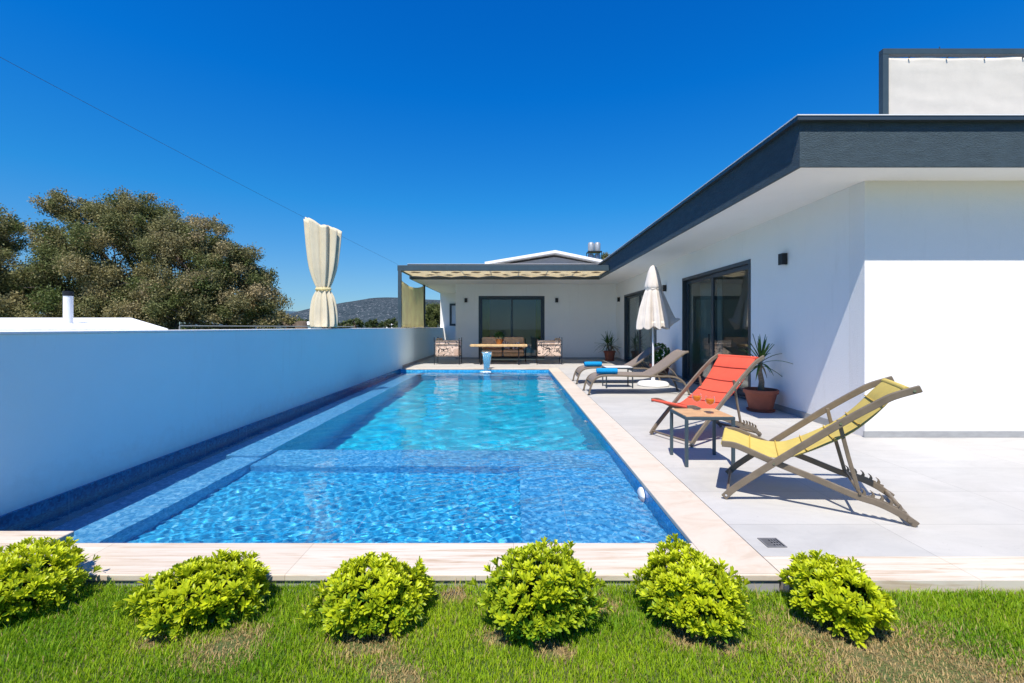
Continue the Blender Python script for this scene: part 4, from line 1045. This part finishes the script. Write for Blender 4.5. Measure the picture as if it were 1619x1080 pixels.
for k in range(40): edge.append((-0.98+1.96*k/39, -0.30+0.025*math.sin(k*0.5)+0.012*math.sin(k*1.7)))
for k in range(40): edge.append((0.98-1.96*k/39, 0.30+0.03*math.sin(k*0.4+1)+0.01*math.sin(k*1.9)))
b = MB(); b.prism(edge, 0.625, 0.70); b.build('table_top', M['wood'], t, bevel=0.012)
for x in (-0.62,0.69):
    for y in (-0.2,0.2):
        b = MB(); b.tube([(x,y,0),(x,y,0.624)], 0.02, 8); b.build('leg', M['black'], t)
    b = MB(); b.tube([(x,-0.2,0.12),(x,0.2,0.12)], 0.012, 8); b.build('stretcher', M['black'], t)
b = MB(); b.tube([(-0.62,0,0.5),(0.69,0,0.5)], 0.012, 8); b.build('stretcher', M['black'], t)
t = thing('table_plant', 'small green plant in a brown pot on the wooden table', 'potted plant', (-0.50,15.85,0.701))
b = MB(); b.lathe([(0.0,0),(0.085,0),(0.12,0.15),(0.125,0.17),(0.112,0.17),(0.10,0.14),(0.0,0.14)], n=26); b.build('pot', mat('brown_pot',(0.32,0.12,0.03),0.4,0.2,6), t, smooth=True, sharp=35)
r = np.random.default_rng(4); P = []; D = []
for i in range(40):
    d = r.normal(size=3); d /= np.linalg.norm(d); P.append(np.array([d[0]*0.13,d[1]*0.13,0.28+abs(d[2])*0.12])); D.append(d+np.array([0,0,0.5]))
rosettes('foliage', t, P, D, [0.12]*40, 6, M['leaf'], lambda p,d,u,rr: np.array([0.05,0.12,0.03])*rr.uniform(0.6,1.4), 4, wide=0.5, flat=0.8)

# ------------------------------------------------------------------ water spout at the pool end
t = thing('cascade_spout', 'steel water blade fountain pouring into the pool at its far end', 'fountain', (-0.84,14.40,0))
side = spline([(0.0,0.0),(0.02,0.2),(0.03,0.40),(-0.03,0.51),(-0.14,0.54),(-0.25,0.50)], 24)
b = MB(); b.rail([(0,p[0],p[1]) for p in side], 0.30, 0.035, side=(1,0,0)); 
v2 = []
for x,y,z in b.v:
    f = 0.62+0.55*min(1,z/0.5); v2.append((x*f*0.86,y,z))
b.v = v2; b.build('spout_body', M['chrome'], t, bevel=0.006, smooth=True, sharp=40)
fall = spline([(-0.25,0.49),(-0.34,0.46),(-0.42,0.33),(-0.46,0.12),(-0.475,-0.085)], 26)
M['fall'] = mat('falling_water', (0.20,0.52,0.72), 0.12, 0.3, 14, 0.6, 30, stretch=(6,1,1), spec=0.6, trans=0.5)
_t = M['fall'].node_tree; _o = [n for n in _t.nodes if n.type == 'OUTPUT_MATERIAL'][0]; _src = _o.inputs['Surface'].links[0].from_socket
_tr = N(_t, 'ShaderNodeBsdfTransparent'); _f = ramp(_t, noise(_t, coords(_t, (16,1.5,1.5)), 2.0, 3), [(0.4,0.25),(0.6,0.8)]); _mx = N(_t, 'ShaderNodeMixShader')
_t.links.new(_f, _mx.inputs[0]); _t.links.new(_src, _mx.inputs[1]); _t.links.new(_tr.outputs[0], _mx.inputs[2]); _t.links.new(_mx.outputs[0], _o.inputs['Surface'])
rows = [[(( -0.12+0.24*j/20)*(1-0.45*i/25)+0.004*math.sin(j*2+i*0.4), p[0]+0.008*math.sin(j*1.3+i*0.5), p[1]) for j in range(21)] for i, p in enumerate(fall)]
b = MB(); b.sheet(rows, 0.008); b.build('water_sheet', M['fall'], t, smooth=True)
M['foam'] = mat('foam', (0.85,0.9,0.92), 0.7, 0.1, 20, 1, 60)
b = MB(); rr_ = random.Random(2)
for k in range(110):
    a = rr_.uniform(0,6.28); q = rr_.random()**0.7*0.16; c = (q*math.cos(a), -0.475+q*math.sin(a)*0.8, -0.083+rr_.uniform(0,0.03)*(1-q*5)); s_ = rr_.uniform(0.006,0.018)
    b.lathe([(0.0,-s_),(s_*0.8,-s_*0.5),(s_,0),(s_*0.7,s_*0.7),(0,s_)], c=(c[0],c[1]), n=6, fn=lambda r,z,a,t_,c=c: (r*math.cos(a), r*math.sin(a), z+c[2]))
o = b.build('foam', M['foam'], t, smooth=True); o['kind'] = 'stuff'

# drain grate near the front corner
t = thing('drain_grate', 'square steel drain grate set in the paving by the front corner', 'drain', (1.555,2.74,0.0), 0)
b = MB(); g = 0.058
for (x0,y0,x1,y1) in ((-g,-g,g,-g+0.008),(-g,g-0.008,g,g),(-g,-g+0.008,-g+0.008,g-0.008),(g-0.008,-g+0.008,g,g-0.008)): b.box(x0,y0,0.001,x1,y1,0.005)
b.build('rim', M['grate'], t)
b = MB()
for k in range(7): b.box(-g+0.008,-g+0.013+k*0.0145,0.001,-0.006 if k%2 else g-0.02,-g+0.0185+k*0.0145,0.0045)
for k in range(3): b.box(0.004+k*0.016,-g+0.008,0.0012,0.009+k*0.016,g-0.008,0.0042)
b.build('grille', M['grate'], t)
b = MB(); b.box(-g+0.006,-g+0.006,0.0004,g-0.006,g-0.006,0.0010); b.build('sump', M['black'], t)

# ------------------------------------------------------------------ neighbours and far things
nb = thing('neighbour_house', 'low neighbouring house with a white hipped roof behind the garden wall', 'house', (-12, 12, 0))
K = dict(parent=nb, world=True)
b = MB(); b.prism([(-21,9.4),(-7.7,9.4),(-11.5,14.4),(-21,14.4)],-0.06,1.1); b.build('wall', M['white'], **K)
vs = [(-21.5,8.9,1.262),(-6.75,8.9,1.262),(-11.3,14.8,1.262),(-21.5,14.8,1.262),(-19.0,11.6,1.535),(-9.75,11.6,1.535),(-21.5,8.9,1.12),(-6.75,8.9,1.12),(-11.3,14.8,1.12),(-21.5,14.8,1.12)]
b = MB(); b.add(vs, [(0,1,5,4),(1,2,5),(2,3,4,5),(3,0,4),(6,7,1,0),(7,8,2,1),(8,9,3,2),(9,6,0,3),(9,8,7,6)]); b.build('roof', mat('white_roof_tiles', (0.8,0.8,0.79), 0.7, 0.06, 3, 0.5, 8, bd=0.03), **K)
b = MB(); b.lathe([(0.085,1.30),(0.085,1.98)], c=(-9.78,10.0), n=20); o = b.build('flue_pipe', M['whitemetal'], smooth=True, sharp=50, **K)
b = MB(); b.lathe([(0.092,1.981),(0.092,2.08),(0.0,2.09)], c=(-9.78,10.0), n=20); b.build('flue_cap', M['black'], o, smooth=True, sharp=50, world=True)
# thin rail along the boundary beyond the wall
t = thing('boundary_rail', 'thin grey boundary rail just above the top of the garden wall', 'rail', (-5.6,11.5,0))
b = MB(); b.tube([(-6.6,9.0,1.32),(-4.9,14.0,1.31)], 0.011, 6); b.build('rail', M['skirting'], t, world=True)
for k in range(4):
    q = k/3; x, y = -6.6+1.7*q, 9.0+5.0*q
    b = MB(); b.tube([(x,y,-0.06),(x,y,1.315)], 0.012, 6); b.build('post', M['skirting'], t, world=True)

# gabled house behind
gb = thing('gabled_house', 'grey gabled house with white eaves showing above the pergola', 'house', (1.5,26,0))
K = dict(parent=gb, world=True); Yg = 24.0
ax, az = 2.2, 5.22; lx, lz = -1.52, 4.60; rx_, rz_ = 5.2, 4.60
b = MB(); b.box(-3.3,Yg+0.55,-0.06,5.0,31,4.43); b.build('wall', M['white'], **K)
b = MB(); vs = [(lx+0.1,Yg+0.55,4.44),(rx_-0.2,Yg+0.55,4.44),(rx_-0.2,Yg+0.55,4.6),(ax,Yg+0.55,az-0.14),(lx+0.1,Yg+0.55,4.5),]; vs2 = [(x,31,z) for x,y,z in vs]; n = 5
b.add(vs+vs2, [tuple(range(n)), tuple(range(2*n-1,n-1,-1))]+[(i,i+n,(i+1)%n+n,(i+1)%n) for i in range(n)]); b.build('gable', M['greygable'], **K)
for (p, q) in (((lx,lz),(ax,az)),((ax,az),(rx_,rz_))):
    b = MB(); t_ = 0.13
    b.add([(p[0],Yg,p[1]),(q[0],Yg,q[1]),(q[0],Yg,q[1]+t_),(p[0],Yg,p[1]+t_),(p[0],31.3,p[1]),(q[0],31.3,q[1]),(q[0],31.3,q[1]+t_),(p[0],31.3,p[1]+t_)], [(0,1,2,3),(7,6,5,4),(3,2,6,7),(0,4,5,1),(0,3,7,4),(1,5,6,2)])
    b.build('roof_slope', M['white'], **K)
b = MB(); b.box(-3.45,Yg+0.2,4.44,-1.55,30,4.58); b.build('flat_roof', M['white'], **K)

st = thing('water_tank_stand', 'grey roof water tanks on a black steel stand above the fascia', 'water tank', (5.3,30,5.0))
for x in (-0.42,0.42):
    for y in (-0.4,0.4):
        b = MB(); b.tube([(x,y,-5.0),(x,y,1.25)], 0.025, 6); b.build('leg', M['black'], st)
for z in (0.45,1.2):
    b = MB(); b.box(-0.45,-0.42,z,0.45,0.42,z+0.04); b.build('shelf', M['black'], st)
for (x, z) in ((-0.2,1.26),(0.22,1.26),(-0.2,0.5),(0.22,0.5)):
    b = MB(); b.lathe([(0.0,z),(0.19,z+0.02),(0.20,z+0.10),(0.20,z+0.52),(0.14,z+0.6),(0.0,z+0.63)], c=(x,0), n=20); b.build('tank', M['tankgrey'], st, smooth=True, sharp=50)

# ---- trees: crown = leaf sprays scattered on many sub-lumps
def leafcloud(name, parent, lumps, nper, lsize, base, tip, m, seed, squash=0.8):
    r = np.random.default_rng(seed); Vs = []; Cs = []
    for (x,y,z,rad) in lumps:
        n = int(nper*rad*rad); 
        if n < 8: continue
        d = r.normal(size=(n,3)); d /= np.linalg.norm(d,axis=1)[:,None]
        q = rad*(0.35+0.7*r.random(n)**0.45); 
        c = np.array([x,y,z])+d*q[:,None]*np.array([1,1,squash])
        # snap to twigs: pull groups together
        tw = r.integers(0, max(4,n//14), n); tc = r.normal(size=(max(4,n//14),3)); tc /= np.linalg.norm(tc,axis=1)[:,None]
        tc = np.array([x,y,z])+tc*rad*(0.45+0.62*r.random((len(tc),1)))*np.array([1,1,squash])
        c = tc[tw]+r.normal(size=(n,3))*(0.05+rad*0.20)
        s = lsize*r.uniform(0.6,1.3,n)
        a = r.normal(size=(n,3)); a /= np.linalg.norm(a,axis=1)[:,None]; b_ = np.cross(a, r.normal(size=(n,3))); b_ /= np.linalg.norm(b_,axis=1)[:,None]
        V = np.stack([c-a*s[:,None], c+b_*s[:,None]*0.55, c+a*s[:,None], c-b_*s[:,None]*0.55], 1)
        g = r.random(); col = np.array(base)*(1-g)+np.array(tip)*g
        cc = col*r.uniform(0.6,1.35,(n,1)); Vs.append(V.reshape(-1,3)); Cs.append(np.repeat(cc,4,0))
    V = np.concatenate(Vs); n = len(V)//4; Fq = np.arange(n*4).reshape(n,4)
    return numesh(name, V, Fq, m, parent, np.concatenate(Cs))
def px(x, y, Y): return ((x-812)/F*Y, Y, 1.3-(y-517)/F*Y)
def oak(loc, lobes, label, seed, nsub, name='oak_tree', group='broad oak trees beyond the garden wall', nper=6800, lsize=0.040, base=(0.10,0.135,0.035), tip=(0.31,0.265,0.12), trunks=1):
    r = random.Random(seed); t = thing(name, label, 'tree', loc, 0, group); L = Vector(loc); lumps = []
    for (x,y,z,rad) in lobes:
        for k in range(nsub):
            a = Vector((r.gauss(0,1),r.gauss(0,1),r.gauss(0,1))).normalized()*rad*(0.35+0.72*r.random()**0.7)
            sr = rad*r.uniform(0.15,0.36)
            p = Vector((x,y,z))+Vector((a.x,a.y,a.z*0.8))-L
            if p.z+L.z < 0.6: continue
            lumps.append((p.x,p.y,p.z,sr))
    leafcloud('crown', t, lumps, nper, lsize, base, tip, M['oakleaf'], seed)
    b = MB(); H0 = 1.6
    b.tube([(0,0,0),(0.1,0,H0*0.6),(0.0,0.1,H0)], [0.42,0.33,0.28], 10); b.build('trunk', M['bark'], t, smooth=True)
    b = MB()
    for (x,y,z,rad) in lobes:
        e = Vector((x,y,z))-L; m1 = e*0.45+Vector((r.uniform(-.4,.4),r.uniform(-.4,.4),0.6)); 
        b.tube([(0,0.05,H0*0.9),tuple(m1),tuple(e)], [0.13,0.08,0.04], 7)
        for k in range(5):
            f = e+Vector((r.gauss(0,1),r.gauss(0,1),r.gauss(0,0.8))).normalized()*rad*0.8
            g = m1.lerp(e, r.uniform(0.4,1)); h_ = g.lerp(f,0.5)+Vector((r.uniform(-.2,.2),r.uniform(-.2,.2),r.uniform(-.1,.3)))
            b.tube([tuple(g),tuple(h_),tuple(f)], [0.045,0.03,0.012], 5)
    b.build('limbs', M['bark'], t, smooth=True)
    return t
def lob(x, y, r_px, Y, dy=0): X,Y_,Z = px(x,y,Y); return (X, Y_+dy, Z, r_px/F*Y)
Yt = 19
oak((-14.6,19.3,-0.06),[lob(98,328,26,Yt),lob(152,350,42,Yt,0.5),(lob(215,345,48,Yt,0.3)),lob(118,388,36,Yt,-0.4),lob(180,410,55,Yt,-0.6),lob(265,370,42,Yt),lob(120,450,52,Yt,-0.8),lob(235,450,50,Yt,-0.5),lob(60,470,45,Yt,-0.5),lob(180,485,50,Yt,-1),lob(120,500,40,Yt,-1.2),lob(230,500,40,Yt,-1.2),lob(30,500,40,Yt,-1)],'tallest spreading oak rising behind the white roof and flue pipe',21,28)
oak((-10.9,19.0,-0.06),[lob(320,375,40,18.6),lob(290,410,45,18.6,-0.4),lob(360,410,36,18.6),lob(385,430,40,18.6,0.3),lob(330,455,50,18.6,-0.5),lob(405,470,36,18.6),lob(280,480,45,18.6,-0.5),lob(375,495,45,18.6,-0.4),lob(420,498,26,18.6,-0.2),lob(310,505,36,18.6,-1.0)],'rounded oak at the right end of the tree group, sloping down to the wall',22,28, tip=(0.34,0.27,0.14))
oak((-21.2,18.0,-0.06),[lob(-4,362,36,17.6),lob(-30,400,50,17.6),lob(8,430,38,17.6,-0.3),lob(0,470,50,17.6,-0.4),lob(-45,470,50,17.6)],'oak cut off by the left edge of the picture behind the white roof',23,30)
oak((-10.6,22.6,-0.06),[lob(440,505,16,23),lob(415,500,20,23),lob(465,508,12,23)],'low scrubby oak bush at the foot of the right hand oak',26,14,nper=5000,lsize=0.05,group='scrub beyond the garden wall')
oak((-5.45,30.5,-0.06),[lob(686,492,15,30),lob(700,500,22,30),lob(676,505,14,30)],'green bushy tree between the pergola post and the house corner',24,26,name='bushy_tree',group='scrub beyond the garden wall',nper=4500,lsize=0.05,base=(0.07,0.10,0.025),tip=(0.17,0.19,0.06))
oak((6.9,36.0,-0.06),[lob(962,408,10,36),lob(970,412,10,36)],'distant treetop showing above the fascia beside the water tanks',25,22,name='distant_tree',group='scrub beyond the garden wall',nper=5000,lsize=0.06)
for i, (x, y, rp, Y, lab) in enumerate(((520,512,9,60,'low green scrub bush left of the mountain foot'),(560,509,9,70,'low green scrub bush under the middle of the mountain'),(590,512,8,64,'small scrub bush right of centre under the mountain'),(615,511,9,75,'scrub bush beside the pergola post'),(640,512,8,60,'scrub bush behind the side canvas'),(480,509,7,90,'scrub bush left of the gathered curtain'),(545,514,7,50,'tiny scrub bush on the wall line'),(455,508,7,80,'scrub bush just right of the oaks'))):
    X,_,Z = px(x,y,Y)
    oak((X,Y,-0.06),[lob(x,y,rp,Y),lob(x+rp,y+2,rp*0.8,Y),lob(x-rp,y+2,rp*0.8,Y)],lab,60+i,14,name='scrub_bush',group='scrub beyond the garden wall',nper=1300,lsize=0.12,base=(0.045,0.075,0.025),tip=(0.12,0.15,0.05))
# small white buildings far off
for (x0,x1,yt,Y,lab) in ((476,497,509,55,'small white building with low roof beside the gathered curtain'),(612,626,511,90,'tiny white building at the foot of the mountain by the pergola')):
    a = px(x0,yt,Y); c = px(x1,yt,Y)
    t = thing('white_cottage', lab, 'building', ((a[0]+c[0])/2,Y,0))
    wd = (c[0]-a[0])/2
    b = MB(); b.box(-wd,-1,-0.06,wd,3,a[2]-0.35); b.build('wall', M['white'], t)
    b = MB(); z = a[2]-0.35; b.add([(-wd-.2,-1.2,z),(wd+.2,-1.2,z),(wd+.2,3.2,z),(-wd-.2,3.2,z),(-wd*0.6,1,z+0.4),(wd*0.6,1,z+0.4)], [(3,2,1,0),(0,1,5,4),(1,2,5),(2,3,4,5),(3,0,4)]); b.build('roof', M['white'], t)

# hills
def hill(name, prof, Y, depth, m, seed, label=None):
    """ridge outline given in photo pixels at distance Y, falling away to the ground before and behind"""
    xs = np.linspace(prof[0][0], prof[-1][0], 140); hp = np.interp(xs, [p[0] for p in prof], [p[1] for p in prof])
    rows = []
    for j in range(29):
        v = j/28*2-1; row = []
        for x, h in zip(xs, hp):
            X = (x-812)/F*Y; top = 1.3-(h-517)/F*Y; f = math.cos(v*math.pi/2)**0.8 if abs(v) < 0.999 else 0
            n = mnoise.fractal(Vector((X/Y*9+seed, v*2.2, 0.3)), 0.9, 2.1, 6)*0.10*top*(1-f*0.55)
            row.append((X, Y+v*depth, -0.2+max(0, top*f+n*(f>0)) ))
        rows.append(row)
    b = MB(); b.sheet(rows[::-1]); o = b.build(name, m, smooth=True); tag(o, label, None, None, 'structure'); return o
hill('rocky_hill', [(490,516),(520,500),(545,486),(575,478),(605,474),(625,472),(650,472),(680,475),(720,476),(780,486),(860,505),(900,516)], 700, 260, M['hill'], 1)
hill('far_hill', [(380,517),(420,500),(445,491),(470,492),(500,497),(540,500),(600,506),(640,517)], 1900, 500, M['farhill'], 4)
